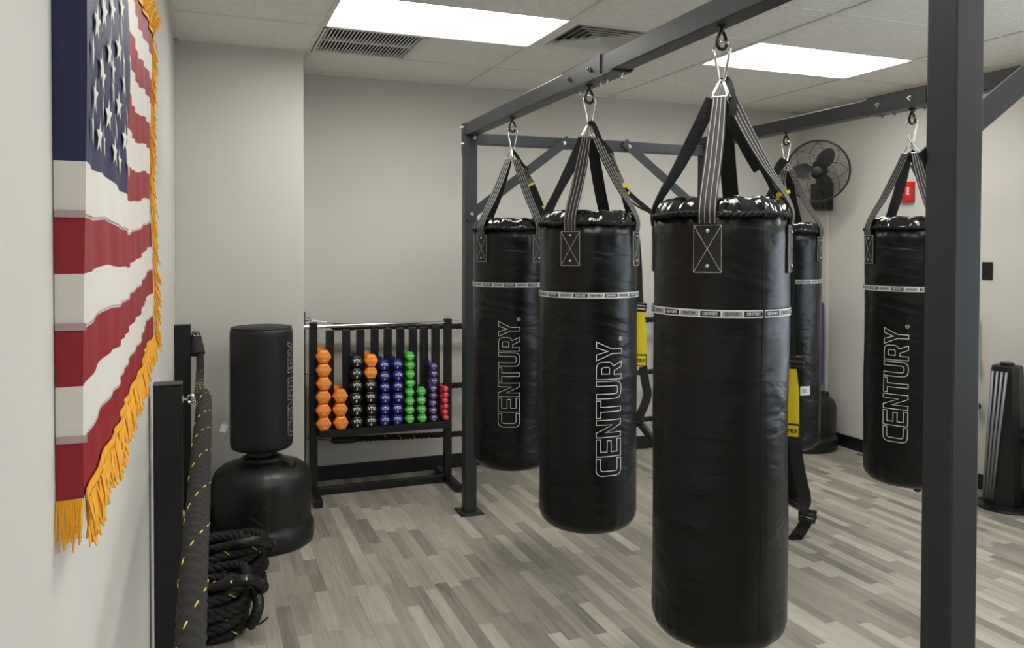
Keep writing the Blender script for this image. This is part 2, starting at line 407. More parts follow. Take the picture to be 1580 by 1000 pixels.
for py_, side in ((0, -1), (-LEN, -1)):
    zt = 2.362 if py_ == 0 else ZB-.02
    cb_ = MB().box(PW+.0005, WID-PW-.0005, py_-PW+.006, py_+PW-.006, zt-.068, zt, bev=.004).build('crossbeam', M['steel'], rack)
    for s_, xa, xb in ((1, .0, .62), (-1, WID, WID-.62)):
        yy = py_-PW-.004 if py_ == 0 else py_+PW+.004
        bs = -1 if py_ == 0 else 1
        a = Vector((xa, yy, 1.86)); c = Vector((xb, yy, zt-.036)); d = (c-a).normalized(); a2 = a-d*.045; c2 = c+d*.045
        br = MB().strap([a2, c2], d.cross(Vector((0, 1, 0))), .058, .006).build('brace', M['steel'], rack)
        bolt(a+Vector((0, bs*.003, 0)), (0, bs, 0), br); bolt(c+Vector((0, bs*.003, 0)), (0, bs, 0), br)
for px_, sg in ((0, -1), (WID, 1)):      # corner brackets
    for py_ in (0, -LEN):
        pl = MB().box(px_+sg*PW+(0 if sg > 0 else -.006), px_+sg*PW+(.006 if sg > 0 else 0), py_-.034, py_+.030, ZB-.11, ZT+.002, bev=.001).build('corner_plate', M['steel'], rack)
        bolt((px_+sg*(PW+.006), py_, ZT-.025), (sg, 0, 0), pl); bolt((px_+sg*(PW+.006), py_, ZB-.05), (sg, 0, 0), pl)
        bolt((px_+PW-.02, py_-PW, ZB-.012), (0, -1, 0), pl)
HOOKS = {'left': (0, -.763), 'mid': (0, -1.698), 'big': (0, -2.64), 'b4': (WID, -.84), 'b5': (WID, -1.76)}
for nm, (hx, hy) in HOOKS.items():       # eye bolts under the beams
    b = MB(); zt = ZB - (.007 if nm in ('mid', 'b5') else .0)
    b.cyl((hx, hy, zt), (hx, hy, zt-.006), .016, 12); b.cyl((hx, hy, zt-.006), (hx, hy, zt-.02), .006, 10)
    pts = [(hx+.0165*math.sin(a)*(1-.45*math.cos(a)), hy, zt-.046+.028*math.cos(a)) for a in [2*PI*i/24 for i in range(24)]]
    b.tube(pts, .0055, 8, closed=True); b.build('eye_bolt', M['blacksteel'], rack, smooth=True, angle=40)

# ---------------------------------------------------------------- punching bags
R_, ZRIM, ZBOT = .205, 1.755, .455
Wl, Hl, Sl = .0705, .112, .021
def arc_poly(pts, k=4):
    out = []; n = len(pts)
    for i in range(n):
        x, y, r = pts[i]
        if not r: out.append(Vector((x, y))); continue
        p = Vector((x, y)); a = (Vector(pts[i-1][:2])-p).normalized(); c = (Vector(pts[(i+1) % n][:2])-p).normalized()
        p0 = p+a*r; p2 = p+c*r
        for j in range(k+1):
            t = j/k; out.append(p0*(1-t)**2+p*2*t*(1-t)+p2*t*t)
    return out
def letters():
    W, H, s = Wl, Hl, Sl; z = 0
    L = {}
    L['C'] = [[(W,H,z),(0,H,.028),(0,0,.028),(W,0,z),(W,s,z),(s,s,.010),(s,H-s,.010),(W,H-s,z)]]
    L['E'] = [[(0,0,z),(W,0,z),(W,s,z),(s,s,z),(s,H/2-s/2,z),(W*.92,H/2-s/2,z),(W*.92,H/2+s/2,z),(s,H/2+s/2,z),(s,H-s,z),(W,H-s,z),(W,H,z),(0,H,z)]]
    L['N'] = [[(0,0,z),(s,0,z),(s,H*.60,z),(W-s,0,z),(W,0,z),(W,H,z),(W-s,H,z),(W-s,H*.40,z),(s,H,z),(0,H,z)]]
    L['T'] = [[(W/2-s/2,0,z),(W/2+s/2,0,z),(W/2+s/2,H-s,z),(W,H-s,z),(W,H,z),(0,H,z),(0,H-s,z),(W/2-s/2,H-s,z)]]
    L['U'] = [[(0,H,z),(0,0,.028),(W,0,.028),(W,H,z),(W-s,H,z),(W-s,s,.010),(s,s,.010),(s,H,z)]]
    L['R'] = [[(0,0,z),(s,0,z),(s,.036,z),(.033,.036,z),(W-s,0,z),(W+.002,0,z),(.056,.040,z),(W,.052,.008),(W,H,.028),(0,H,z)], [(s,.056,z),(W-s,.056,.008),(W-s,H-s,.012),(s,H-s,z)]]
    L['Y'] = [[(W/2-s/2,0,z),(W/2+s/2,0,z),(W/2+s/2,H*.42,z),(W+.004,H,z),(W-s*1.05,H,z),(W/2,H*.62,z),(s*1.05,H,z),(-.004,H,z),(W/2-s/2,H*.42,z)]]
    return L
def outline_ribbon(b, poly, mapf, t=.0028):
    P = arc_poly(poly); n = len(P)
    area = sum(P[i].x*P[(i+1) % n].y-P[(i+1) % n].x*P[i].y for i in range(n)); sg = 1 if area > 0 else -1
    A, B = [], []
    for i in range(n):
        d0 = (P[i]-P[i-1]).normalized(); d1 = (P[(i+1) % n]-P[i]).normalized()
        n0 = Vector((-d0.y, d0.x))*sg; n1 = Vector((-d1.y, d1.x))*sg; mm = n0+n1
        mm = mm/max(.35, mm.length_squared)*2 if mm.length > 1e-6 else n0
        A.append(P[i]); B.append(P[i]+mm*t)
    for i in range(n):
        j = (i+1) % n; k = max(1, int((P[j]-P[i]).length/.012))
        vs = []
        for q in range(k+1):
            f = q/k; vs += [mapf(A[i].lerp(A[j], f)), mapf(B[i].lerp(B[j], f))]
        b.add(vs, [(2*q, 2*q+1, 2*q+3, 2*q+2) for q in range(k)])
def century(b, mapf):
    x = 0
    for ch in 'CENTURY':
        for poly in letters()[ch]: outline_ribbon(b, [(px_+x, py_, r) for px_, py_, r in poly], mapf)
        x += Wl+.0055
    return x
def registered(b, mapf):
    x = 7*(Wl+.0055)
    cx, cy = x+.008, .007
    for r in (.0075, .0052):
        pass
    vs = []; n = 20
    for i in range(n):
        a = 2*PI*i/n; vs += [mapf(Vector((cx+.0085*math.cos(a), cy+.0085*math.sin(a)))), mapf(Vector((cx+.0068*math.cos(a), cy+.0068*math.sin(a))))]
    b.add(vs, [(2*i, 2*i+1, (2*i+3) % (2*n), (2*i+2) % (2*n)) for i in range(n)])
    tv, tf = text_mesh('R', .011, .0002); b.add([mapf(Vector((cx+v.x, cy+v.y))) for v in tv], tf)
    return x

def cylpt(phi, z, r): return Vector((r*math.cos(phi), r*math.sin(phi), z))
def shell_r(z, phi):
    """radius of the bag body with gentle dents"""
    return R_ + .0025*math.sin(3*phi+z*4)*math.sin(z*5.2+1) + .0015*math.sin(7*phi-z*9)
PATCH = [0, PI/2, PI, 3*PI/2]; SEAM = math.radians(226); TEXTA = math.radians(45)
def make_bag(ZBOT, turn):
    t = thing('punching_bag', '', 'punching bag', (0, 0, ZBOT), 0, 'black vinyl punching bags hanging from the rack')
    z0 = ZBOT
    n = 96
    prof = []
    for i in range(9):      # rounded bottom
        a = PI/2*i/8; prof.append((R_-.07+.07*math.sin(a), ZBOT+.07-.07*math.cos(a)-.004))
    prof = [(.012, ZBOT-.022), (.07, ZBOT-.018), (.115, ZBOT-.009)] + prof
    for i in range(1, 27): prof.append((R_, ZBOT+.07+(ZRIM-.012-ZBOT-.07)*i/26))
    def fn(p, a, r, z):
        if r >= R_*.999: rr = shell_r(z, a)
        else: rr = r
        lowf = max(0, 1-abs(z-(ZBOT+.05))/.09)
        rr += lowf*.0035*(abs(math.sin(a*13+math.sin(a*5)*1.5))-.5)*(1+math.sin(3*a))
        d = (a-SEAM+PI) % (2*PI)-PI
        if r > .15: rr += -.0022*math.exp(-(d/.018)**2)
        # puckers under the laced rim
        pf = max(0, 1-(ZRIM-z)/.10) if z > ZRIM-.10 else 0
        rr += pf*.004*math.sin(a*23+2*math.sin(a*4))
        return Vector((rr*math.cos(a), rr*math.sin(a), z-z0))
    MB().lathe(prof, n, fn=fn).build('shell', M['vinyl'], t, smooth=True)
    # glossy gathered crown
    prof = [(R_-.002, ZRIM-.012), (R_+.003, ZRIM-.004), (R_-.001, ZRIM+.006), (R_-.006, ZRIM+.022), (R_-.02, ZRIM+.038), (R_-.045, ZRIM+.048), (R_-.08, ZRIM+.050), (.07, ZRIM+.044), (.02, ZRIM+.04)]
    def fn2(p, a, r, z):
        f = min(1, max(0, (z-ZRIM+.01)/.03)); w = math.sin(a*17+3*math.sin(a*2.0))*.5+math.sin(a*29+1.3+2*math.sin(3*a))*.5
        rr = r+f*.0055*w*min(1, r/.15); return Vector((rr*math.cos(a), rr*math.sin(a), z-z0+f*.0045*math.sin(a*11+r*40)*min(1, (.21-r)/.03+.3)))
    MB().lathe(prof, 160, fn=fn2).build('crown', M['gloss'], t, smooth=True)
    b = MB()     # lacing cord: two twisted strands round the rim
    for ph in (0, PI):
        pts = []
        for i in range(240):
            a = 2*PI*i/240; q = a*34+ph; pts.append(cylpt(a, ZRIM-.004-z0+.0045*math.sin(q)+.003*math.sin(5*a), R_+.0035+.0035*math.cos(q)))
        b.tube(pts, .0042, 6, closed=True)
    b.build('lacing_cord', M['webblack'], t, smooth=True)
    # sewn seam
    b = MB(); pts = [cylpt(SEAM, z-z0, shell_r(z, SEAM)-.0006) for z in [ZBOT+.07+(ZRIM-.03-ZBOT-.07)*i/30 for i in range(31)]]
    b.tube(pts, .0013, 5); b.build('seam', M['webblack'], t)
    # label band round the bag
    ZBand = 1.463; g = .012
    a0, a1 = SEAM+g, SEAM+2*PI-g; N = 140
    def strip(b, a0, a1, z0_, z1_, dr, mi, n):
        vs = []
        for i in range(n+1):
            a = a0+(a1-a0)*i/n; vs += [cylpt(a, z0_-z0, R_+.004+dr), cylpt(a, z1_-z0, R_+.004+dr)]
        b.add(vs, [(2*i, 2*i+2, 2*i+3, 2*i+1) for i in range(n)], mi)
    b = MB(); strip(b, a0, a1, ZBand-.0115, ZBand+.0115, .0008, 0, N)
    cell = (a1-a0)/21; tv, tf = text_mesh('CENTURY.', .0115, .0003)
    for i in range(21):
        ca = a0+cell*(i+.5)
        strip(b, ca-cell*.46, ca+cell*.46, ZBand-.0078, ZBand+.0078, .0014, 1 if i % 2 == 0 else 2, 6)
        b.add([cylpt(ca+v.x*.82/R_, ZBand+v.y-z0, R_+.004+.0022) for v in tv], tf, 0 if i % 2 == 0 else 1)
    b.build('label_band', [M['white'], M['blackprint'], M['grey']], t)
    # big outlined lettering reading upwards
    b = MB(); zs = .60+.075
    def mp(v):
        z = zs+v.x*1.02+.064; phi = TEXTA-(v.y-Hl/2)/R_; phi = TEXTA-(v.y-Hl/2)/R_
        return cylpt(phi, z-z0, shell_r(z, phi)+.0012)
    century(b, mp); b.build('outlined_lettering', M['white'], t); b = MB(); registered(b, mp); b.build('registered_mark', M['white'], t)
    # straps, patches
    for k, a in enumerate(PATCH):
        er = Vector((math.cos(a), math.sin(a), 0)); et = Vector((-math.sin(a), math.cos(a), 0))
        ctrl = [er*.030+Vector((0, 0, 2.118-z0)), er*.075+Vector((0, 0, 2.02-z0)), er*.135+Vector((0, 0, 1.905-z0)), er*.185+Vector((0, 0, 1.825-z0)), er*(R_+.008)+Vector((0, 0, 1.765-z0)), er*(R_+.0065)+Vector((0, 0, 1.723-z0))]
        pts = catmull(ctrl, 6); nn = len(pts)
        rc_ = Vector((math.cos(turn), math.sin(turn), 0))
        wd = []
        for i in range(nn):
            f = .85*max(0, 1-i/(nn*.8))*(1-abs(et.dot(rc_))); v_ = et*(1-f)+rc_*f*(1 if et.dot(rc_) > 0 else -1); wd.append(v_.normalized())
        wid = [.040+.012*min(1, i/8) for i in range(nn)]
        st = MB().strap(pts, wd, wid, .0045).build('strap', M['web'], t)
        b = MB()
        for off in (-.42, -.14, .14, .42):
            pp = []
            for i in range(nn):
                tt = (pts[min(i+1, nn-1)]-pts[max(i-1, 0)]).normalized(); ww = (wd[i]-tt*wd[i].dot(tt)).normalized(); no = ww.cross(tt) 
                if no.dot(er) < 0: no = -no
                pp.append(pts[i]+ww*wid[i]*off+no*.0027)
            b.strap(pp, [w_ for w_ in wd], .0013, .0006)
        b.build('stitching', M['thread'], st)
        # patch wrapped on the shell
        hw = .0425; zb_, zt_ = 1.578, 1.722
        def pt(u, z, dr): return cylpt(a+u/R_, z-z0, R_+dr)
        b = MB(); N = 10
        out = [[pt(-hw+2*hw*i/N, z, dr) for i in range(N+1)] for z, dr in ((zb_, .004), (zt_, .0045))]
        inn = [[pt(-hw+2*hw*i/N, z, -.002) for i in range(N+1)] for z in (zb_, zt_)]
        for i in range(N):
            b.add([out[0][i], out[0][i+1], out[1][i+1], out[1][i]], [(0, 1, 2, 3)])
            b.add([inn[0][i], inn[0][i+1], out[0][i+1], out[0][i]], [(0, 1, 2, 3)]); b.add([inn[1][i], inn[1][i+1], out[1][i+1], out[1][i]], [(0, 1, 2, 3)])
        for i in (0, N): b.add([inn[0][i], out[0][i], out[1][i], inn[1][i]], [(0, 1, 2, 3)])
        pa = b.build('strap_patch', M['patch'], t)
        b = MB()
        def stitch(p, q):
            n = max(2, int((Vector(q)-Vector(p)).length/.0052))
            for i in range(n):
                f0, f1 = (i+.14)/n, (i+.86)/n
                A = pt(p[0]+(q[0]-p[0])*f0, p[1]+(q[1]-p[1])*f0, .0068); B = pt(p[0]+(q[0]-p[0])*f1, p[1]+(q[1]-p[1])*f1, .0068)
                b.tube([A, B], .0009, 4)
        e = .004; c4 = [(-hw+e, zb_+e), (hw-e, zb_+e), (hw-e, zt_-e), (-hw+e, zt_-e)]
        for i in range(4): stitch(c4[i], c4[(i+1) % 4])
        stitch(c4[0], c4[2]); stitch(c4[1], c4[3]); b.build('stitching', M['thread'], pa)
        for z in (zt_-.02, zb_+.022):
            b = MB(); p = pt(0, z, .0055); b.tube([p, p+er*.002, p+er*.004], [.0062, .006, .003], 12); b.build('rivet', M['bolt'], pa, smooth=True, angle=50)
        # triangular ring holding the strap
        w_ = .024; top = Vector((0, 0, 2.178-z0))+er*.004
        tri = [top, er*.030+et*w_+Vector((0, 0, 2.118-z0)), er*.030-et*w_+Vector((0, 0, 2.118-z0))]
        pts = []
        for i in range(3):
            A, B = tri[i], tri[(i+1) % 3]; pts += [A.lerp(B, q) for q in (.08, .3, .5, .7, .92)]
        MB().tube(pts, .0026, 8, closed=True).build('triangle_ring', M['chrome'], t, smooth=True)
    # snap link
    pts = []
    ztop, zbt = 2.292, 2.168
    for x, z in [(0, ztop+.002), (.012, ztop), (.021, ztop-.010), (.0245, ztop-.024), (.022, ztop-.042), (.013, ztop-.085), (.0095, zbt+.014), (.006, zbt+.004), (0, zbt)]: pts.append((x, z))
    full = pts+[(-x, z) for x, z in pts[-2:0:-1]]
    MB().tube([(x, 0, z-z0) for x, z in full], .0042, 10, closed=True).build('snap_link', M['chrome'], t, smooth=True)
    return t
azc = lambda p: math.atan2(-p.y, -p.x)
# first patch direction seen right of the middle of each bag, in degrees
BAGS = [('mid', -20.6, 'black punching bag hanging in the middle of the left beam, between two others', .036),
        ('left', -49, 'black punching bag hanging right beside the far left rack post', .046),
        ('big', 170, 'largest-looking black punching bag, nearest the camera, with no big lettering in view', 0),
        ('b4', 158, 'black punching bag half hidden behind the nearest bag, white label low on its side', .02),
        ('b5', -61, 'black punching bag on the right, partly covered by the near post', .062)]
BP = {}
for i, (nm, deg, lab, dzz) in enumerate(BAGS):
    ZBOT = .455+dzz; o = make_bag(ZBOT, math.radians(90-deg))
    hx, hy = HOOKS[nm]; p = RM @ Vector((hx, hy, 0)); BP[nm] = Vector((p.x, p.y, 0))
    o.location = (p.x, p.y, ZBOT); o.rotation_euler = (0, 0, azc(p)+math.radians(deg)); o['label'] = lab
    [c_ for c_ in o.children if c_.name.startswith('snap_link')][0].rotation_euler = (0, 0, math.radians(90-deg))
    if nm == 'b4':
        b = MB(); a0 = SEAM+.02; vs = []
        for q in range(7):
            a = a0+.31*q/6; vs += [cylpt(a, .81-ZBOT, R_+.0045), cylpt(a, .862-ZBOT, R_+.0045)]
        b.add(vs, [(2*q, 2*q+2, 2*q+3, 2*q+1) for q in range(6)]); vs = []
        for q in range(4):
            a = a0+.06+.12*q/3; vs += [cylpt(a, .823-ZBOT, R_+.0052), cylpt(a, .850-ZBOT, R_+.0052)]
        b.add(vs, [(2*q, 2*q+2, 2*q+3, 2*q+1) for q in range(3)], 1)
        ob = b.build('care_label', [M['white'], M['grey']], o); ob['label'] = 'small white label with grey print'

# ---------------------------------------------------------------- suspension trainers (hung beside the bags)
def face_cam(p):
    v = Vector((p.x, p.y, 0)).normalized(); return Vector((v.y, -v.x, 0))   # horizontal, across the view
def poly(dep, pts): return [at(x, y, dep if len(q) == 0 else q[0]) for x, y, *q in pts]
def strap_part(t, name, pts, width, material, k=5, wdir=None, th=.003):
    P = catmull(pts, k); wd = wdir or face_cam(pts[0])
    o = MB().strap([p-t.location for p in P], wd, width, th).build(name, material, t); return o
def tag_text(t, parent, s, centre, right, up, size, material, off=.003):
    tv, tf = text_mesh(s, size, size*.03); n = right.cross(up).normalized(); n = -n if n.dot(Vector((0, 0, EYE))-centre) < 0 else n
    b = MB().add([centre+right*v.x+up*v.y+n*off-t.location for v in tv], tf); return b.build('lettering', material, parent)
def yellow_tab(t, p, d):
    b = MB(); b.strap([p-t.location, p+d*.5-t.location+Vector((0, 0, .003)), p+d-t.location], Vector((0, 0, 1)), .011, .004)
    b.build('yellow_tab', M['yellow'], t)
def loop_grip(t, pts, dep, w):
    pass
def handle(t, top, w, hgt, lab=True):
    """yellow triangle of webbing, label sleeve at the bottom; returns the bottom centre"""
    r = face_cam(top); u = Vector((0, 0, 1)); T0 = t.location
    b = MB()
    n = Vector((0, 0, EYE)); n = (n-top); n.z = 0; n.normalize()
    for off, s0, s1 in ((.004, -.3, -.25), (-.012, .5, .7)):
        pts = [top+n*off, top-u*hgt*.35+r*w*s0*.2+n*off, top-u*hgt*.8+n*off]
        b.strap([p-T0 for p in pts], r, [w*.55, w*.75, w], .003)
    y = b.build('yellow_strap', M['yellow'], t)
    c = top-u*(hgt*.8+w*.45)
    b = MB(); b.box(-w*.55, w*.55, -.011, .011, -w*.52, w*.55, bev=.002, mtx=Matrix.Translation(c-T0) @ Matrix(((r.x, -n.x, 0), (r.y, -n.y, 0), (0, 0, 1))).to_4x4())
    s = b.build('label_sleeve', M['plastic'], t)
    b = MB(); b.box(-w*.45, w*.45, -.0125, -.011, -w*.42, w*.42, mtx=Matrix.Translation(c-T0) @ Matrix(((r.x, -n.x, 0), (r.y, -n.y, 0), (0, 0, 1))).to_4x4())
    lb = b.build('yellow_label', M['yellow'], s)
    tag_text(t, lb, 'TRX', c+n*.0125, r, u, w*.42, M['blackprint'], .001)
    return c-u*w*.5
def buckle(t, p, ang=0, s=1.0):
    r = face_cam(p); r2 = Vector((r.x, r.y, 0)); n = Vector((r.y, -r.x, 0))
    mt = Matrix.Translation(p-t.location) @ Matrix(((r.x, n.x, 0), (r.y, n.y, 0), (0, 0, 1))).to_4x4() @ Matrix.Rotation(ang, 4, 'Y')
    b = MB(); b.box(-.026*s, .026*s, -.008, .008, .010*s, .022*s, bev=.003, mtx=mt); b.box(-.029*s, .029*s, -.011, .011, -.004*s, .006*s, bev=.003, mtx=mt); b.box(-.026*s, .026*s, -.008, .008, -.022*s, -.010*s, bev=.003, mtx=mt)
    b.box(-.026*s, -.020*s, -.006, .006, -.02*s, .02*s, mtx=mt); b.box(.020*s, .026*s, -.006, .006, -.02*s, .02*s, mtx=mt)
    b.build('buckle', M['plastic'], t)
GRP = 'suspension training straps hung from the bag hooks'
# by the nearest bag (distance 2.5)
d = 2.5
t = thing('suspension_trainer', 'black and yellow training strap hanging down the right side of the nearest punching bag', 'training strap', at(1228, 800, 2.45), 0, GRP)
strap_part(t, 'anchor_loop', poly(d, [(1110, 122), (1122, 124), (1128, 140, 2.47), (1131, 162, 2.46), (1130, 178, 2.46)]), .022, M['webblack'])
strap_part(t, 'anchor_strap', poly(2.52, [(1122, 175), (1140, 205), (1158, 238), (1172, 262)]), .040, M['webblack'])
tg = strap_part(t, 'grey_tag', poly(2.53, [(1150, 205), (1168, 232), (1186, 268), (1197, 292)]), .034, M['tag'])
a_, b_ = at(1168, 240, 2.50), at(1182, 270, 2.50); rr = (b_-a_).normalized(); uu = Vector((rr.x, rr.y, rr.z)).cross((Vector((0, 0, EYE))-a_).normalized()); 
tag_text(t, tg, 'TRX', (a_+b_)/2, rr, -uu, .028, M['blackprint'])
strap_part(t, 'strap', poly(2.50, [(1134, 178), (1158, 226), (1178, 264), (1197, 300), (1204, 312)]), .016, M['webblack'])
yellow_tab(t, at(1199, 301, 2.47), at(1219, 296, 2.45)-at(1199, 301, 2.47))
strap_part(t, 'yellow_cord', poly(2.47, [(1199, 301), (1201, 306), (1205, 315)]), .008, M['yellow'])
strap_part(t, 'strap', poly(2.55, [(1200, 302), (1208, 318), (1215, 345, 2.62), (1218, 400, 2.64), (1219, 470, 2.64), (1220, 520, 2.62)]), .014, M['webblack'])
strap_part(t, 'strap', poly(2.55, [(1202, 304), (1212, 320, 2.6), (1219, 350, 2.66), (1222, 400, 2.68), (1220, 470, 2.66), (1222, 548, 2.62)]), .024, M['webblack'])
buckle(t, at(1226, 560, 2.60))
bt = handle(t, at(1223, 566, 2.60), .043, .235)
strap_part(t, 'webbing_loop', poly(2.58, [(1227, 680), (1229, 705), (1235, 740), (1241, 765), (1240, 778), (1232, 785)]), .040, M['web'])
strap_part(t, 'webbing_loop', poly(2.66, [(1222, 682), (1219, 720), (1221, 750), (1226, 770)]), .030, M['webblack'])
b = MB(); P = [at(1212, 766, 2.72)-t.location, at(1224, 775, 2.66)-t.location, at(1240, 783, 2.60)-t.location]; b.tube(P, .016, 14); b.build('foam_grip', M['plastic'], t, smooth=True, angle=40)
b = MB(); P = [at(1238, 782, 2.60)-t.location, at(1240.5, 783, 2.59)-t.location]; b.tube(P, .0175, 14); b.build('yellow_cap', M['yellow'], t)
buckle(t, at(1246, 795, 2.58), .15, 1.0)
strap_part(t, 'foot_cradle', poly(2.58, [(1246, 800), (1238, 815), (1228, 828), (1216, 832, 2.62)]), .036, M['webblack'])
# by the middle bag (3.38)
d = 3.38
t = thing('suspension_trainer', 'black and yellow training strap hanging between the middle bag and the nearest bag', 'training strap', at(990, 660, 3.4), 0, GRP)
strap_part(t, 'anchor_loop', poly(3.36, [(908, 192), (914, 190), (922, 206), (932, 232), (938, 238)]), .02, M['webblack'])
strap_part(t, 'anchor_strap', poly(3.37, [(915, 212), (924, 222), (932, 238), (944, 240), (940, 232), (926, 216)]), .018, M['webblack'])
tg = strap_part(t, 'grey_tag', poly(3.37, [(939, 238), (948, 262), (958, 284)]), .036, M['tag'])
a_, b_ = at(941, 247, 3.35), at(951, 266, 3.35); rr = (b_-a_).normalized(); uu = rr.cross((Vector((0, 0, EYE))-a_).normalized())
tag_text(t, tg, 'TRX', (a_+b_)/2, rr, -uu, .034, M['blackprint'])
yellow_tab(t, at(955, 290, 3.34), at(974, 287, 3.32)-at(955, 290, 3.34))
yellow_tab(t, at(967, 302, 3.34), at(971, 297, 3.32)-at(967, 302, 3.34))
strap_part(t, 'strap', poly(3.36, [(962, 290), (972, 300), (988, 314), (1003, 326), (1012, 334)]), .020, M['webblack'], wdir=Vector((0, 0, 1)))
strap_part(t, 'strap', poly(3.40, [(962, 300), (975, 312), (990, 322), (1004, 328)]), .008, M['webblack'], wdir=Vector((0, 0, 1)))
strap_part(t, 'strap', poly(3.42, [(960, 290), (970, 325), (980, 352, 3.5), (985, 400, 3.5), (987, 450, 3.45), (988, 470, 3.42)]), .028, M['webblack'])
strap_part(t, 'strap', poly(3.36, [(908, 215), (898, 238), (880, 270), (862, 302), (848, 332)]), .014, M['webblack'])
buckle(t, at(989, 474, 3.40), .1, .9)
handle(t, at(989, 480, 3.40), .048, .235)
strap_part(t, 'webbing_loop', poly(3.4, [(992, 566), (996, 592), (999, 608), (994, 626), (985, 645)]), .036, M['web'])
b = MB(); P = [at(986, 650, 3.40)-t.location, at(996, 664, 3.42)-t.location, at(1008, 680, 3.44)-t.location]; b.tube(P, .017, 14); b.build('foam_grip', M['plastic'], t, smooth=True, angle=40)
buckle(t, at(984, 652, 3.38), .2, .8)
# by the far left bag (4.26)
t = thing('suspension_trainer', 'black training strap with grey tag hanging between the far left bag and the middle bag', 'training strap', at(838, 345, 4.2), 0, GRP)
strap_part(t, 'anchor_loop', poly(4.24, [(790, 232), (797, 240), (806, 254), (815, 262)]), .018, M['webblack'])
tg = strap_part(t, 'grey_tag', poly(4.24, [(807, 262), (814, 275), (821, 285)]), .040, M['tag'])
a_ = at(813, 268, 4.22); tag_text(t, tg, 'TRX', a_, (at(818, 282, 4.22)-at(808, 258, 4.22)).normalized(), ((at(818, 282, 4.22)-at(808, 258, 4.22)).normalized().cross((Vector((0, 0, EYE))-a_).normalized()))*-1, .030, M['blackprint'])
yellow_tab(t, at(814, 288, 4.2), at(824, 283, 4.2)-at(814, 288, 4.2))
strap_part(t, 'strap', poly(4.22, [(820, 286), (828, 305), (836, 325), (842, 345), (845, 400), (846, 470)]), .040, M['webblack'])
yellow_tab(t, at(837, 318, 4.18), at(842, 325, 4.18)-at(837, 318, 4.18))
# by the half hidden bag (4.78)
t = thing('suspension_trainer', 'training strap with grey tag hanging in front of the wall fan', 'training strap', at(1205, 340, 4.7), 0, GRP)
strap_part(t, 'anchor_loop', poly(4.76, [(1211, 246), (1203, 256), (1196, 270), (1192, 278)]), .05, M['webblack'])
tg = strap_part(t, 'grey_tag', poly(4.72, [(1201, 270), (1200, 285), (1198, 302)]), .042, M['tag'])
a_ = at(1200, 290, 4.70); tag_text(t, tg, 'TRX', a_, Vector((0, 0, -1)), face_cam(a_), .034, M['blackprint'])
yellow_tab(t, at(1203, 302, 4.68), at(1218, 295, 4.68)-at(1203, 302, 4.68))
strap_part(t, 'strap', poly(4.72, [(1199, 300), (1206, 314), (1211, 330), (1214, 380), (1215, 440)]), .034, M['webblack'])
# by the right bag (3.92)
t = thing('suspension_trainer', 'training strap with grey tag beside the near post, above the right bag', 'training strap', at(1428, 340, 3.9), 0, GRP)
strap_part(t, 'anchor_loop', poly(3.9, [(1402, 236), (1412, 244), (1420, 256), (1436, 268)]), .05, M['webblack'])
tg = strap_part(t, 'grey_tag', poly(3.88, [(1410, 252), (1420, 272), (1432, 292)]), .040, M['tag'])
a_, b_ = at(1410, 254, 3.86), at(1420, 272, 3.86); rr = (b_-a_).normalized(); tag_text(t, tg, 'TRX', (a_+b_)/2, rr, rr.cross((Vector((0, 0, EYE))-a_).normalized())*-1, .036, M['blackprint'])
yellow_tab(t, at(1426, 296, 3.86), at(1434, 292, 3.86)-at(1426, 296, 3.86))
strap_part(t, 'strap', poly(3.88, [(1430, 290), (1440, 310), (1452, 340), (1462, 400), (1462, 500), (1455, 640), (1440, 740)]), .036, M['webblack'])
b = MB(); P = [at(1419, 752, 3.9)-t.location, at(1436, 758, 3.9)-t.location]; b.tube(P, .022, 16); o = b.build('grip', M['tan'], t, smooth=True, angle=40); o['label'] = 'tan handle grip'
b = MB(); P = [at(1414.5, 750, 3.9)-t.location, at(1418.5, 752, 3.9)-t.location]; b.tube(P, .027, 16); b.build('grip_cap', M['plastic'], t)

# ---------------------------------------------------------------- dumbbell rack
DY = 5.375
SX = [.693, .802, .910, 1.005, 1.102, 1.192, 1.280, 1.369, 1.447, 1.531, 1.619]
dr = thing('dumbbell_rack', 'black steel dumbbell rack with upright slats and a chrome top bar by the back wall', 'dumbbell rack', (1.156, DY, 0))
def db(o0, x0, x1, y0, y1, z0, z1, name, mm='blacksteel', bev=.003):
    return MB().box(x0-1.156, x1-1.156, y0-DY, y1-DY, z0, z1, bev=bev).build(name, M[mm], dr)
for x in (SX[0], SX[-1]):
    db(0, x-.025, x+.025, DY, DY+.05, .052, 1.155, 'post')
    s = -1 if x < 1 else 1
    b = MB().box(x-.025-1.156, x+.025-1.156, 5.13-DY, 5.64-DY, 0.004, .052, bev=.003).build('foot', M['blacksteel'], dr)
for x in SX[1:-1]: db(0, x-.025, x+.025, DY+.001, DY+.05, .4575, 1.10, 'slat')
db(0, SX[0]+.025, SX[-1]-.025, 5.285, 5.50, .408, .457, 'shelf')
db(0, SX[0]+.025, SX[-1]-.025, 5.39, 5.435, .006, .05, 'base_bar')
b = MB(); b.cyl((.63-1.156, .025, 1.128), (1.70-1.156, .025, 1.128), .013, 16); b.build('top_bar', M['chrome'], dr, smooth=True, angle=40)

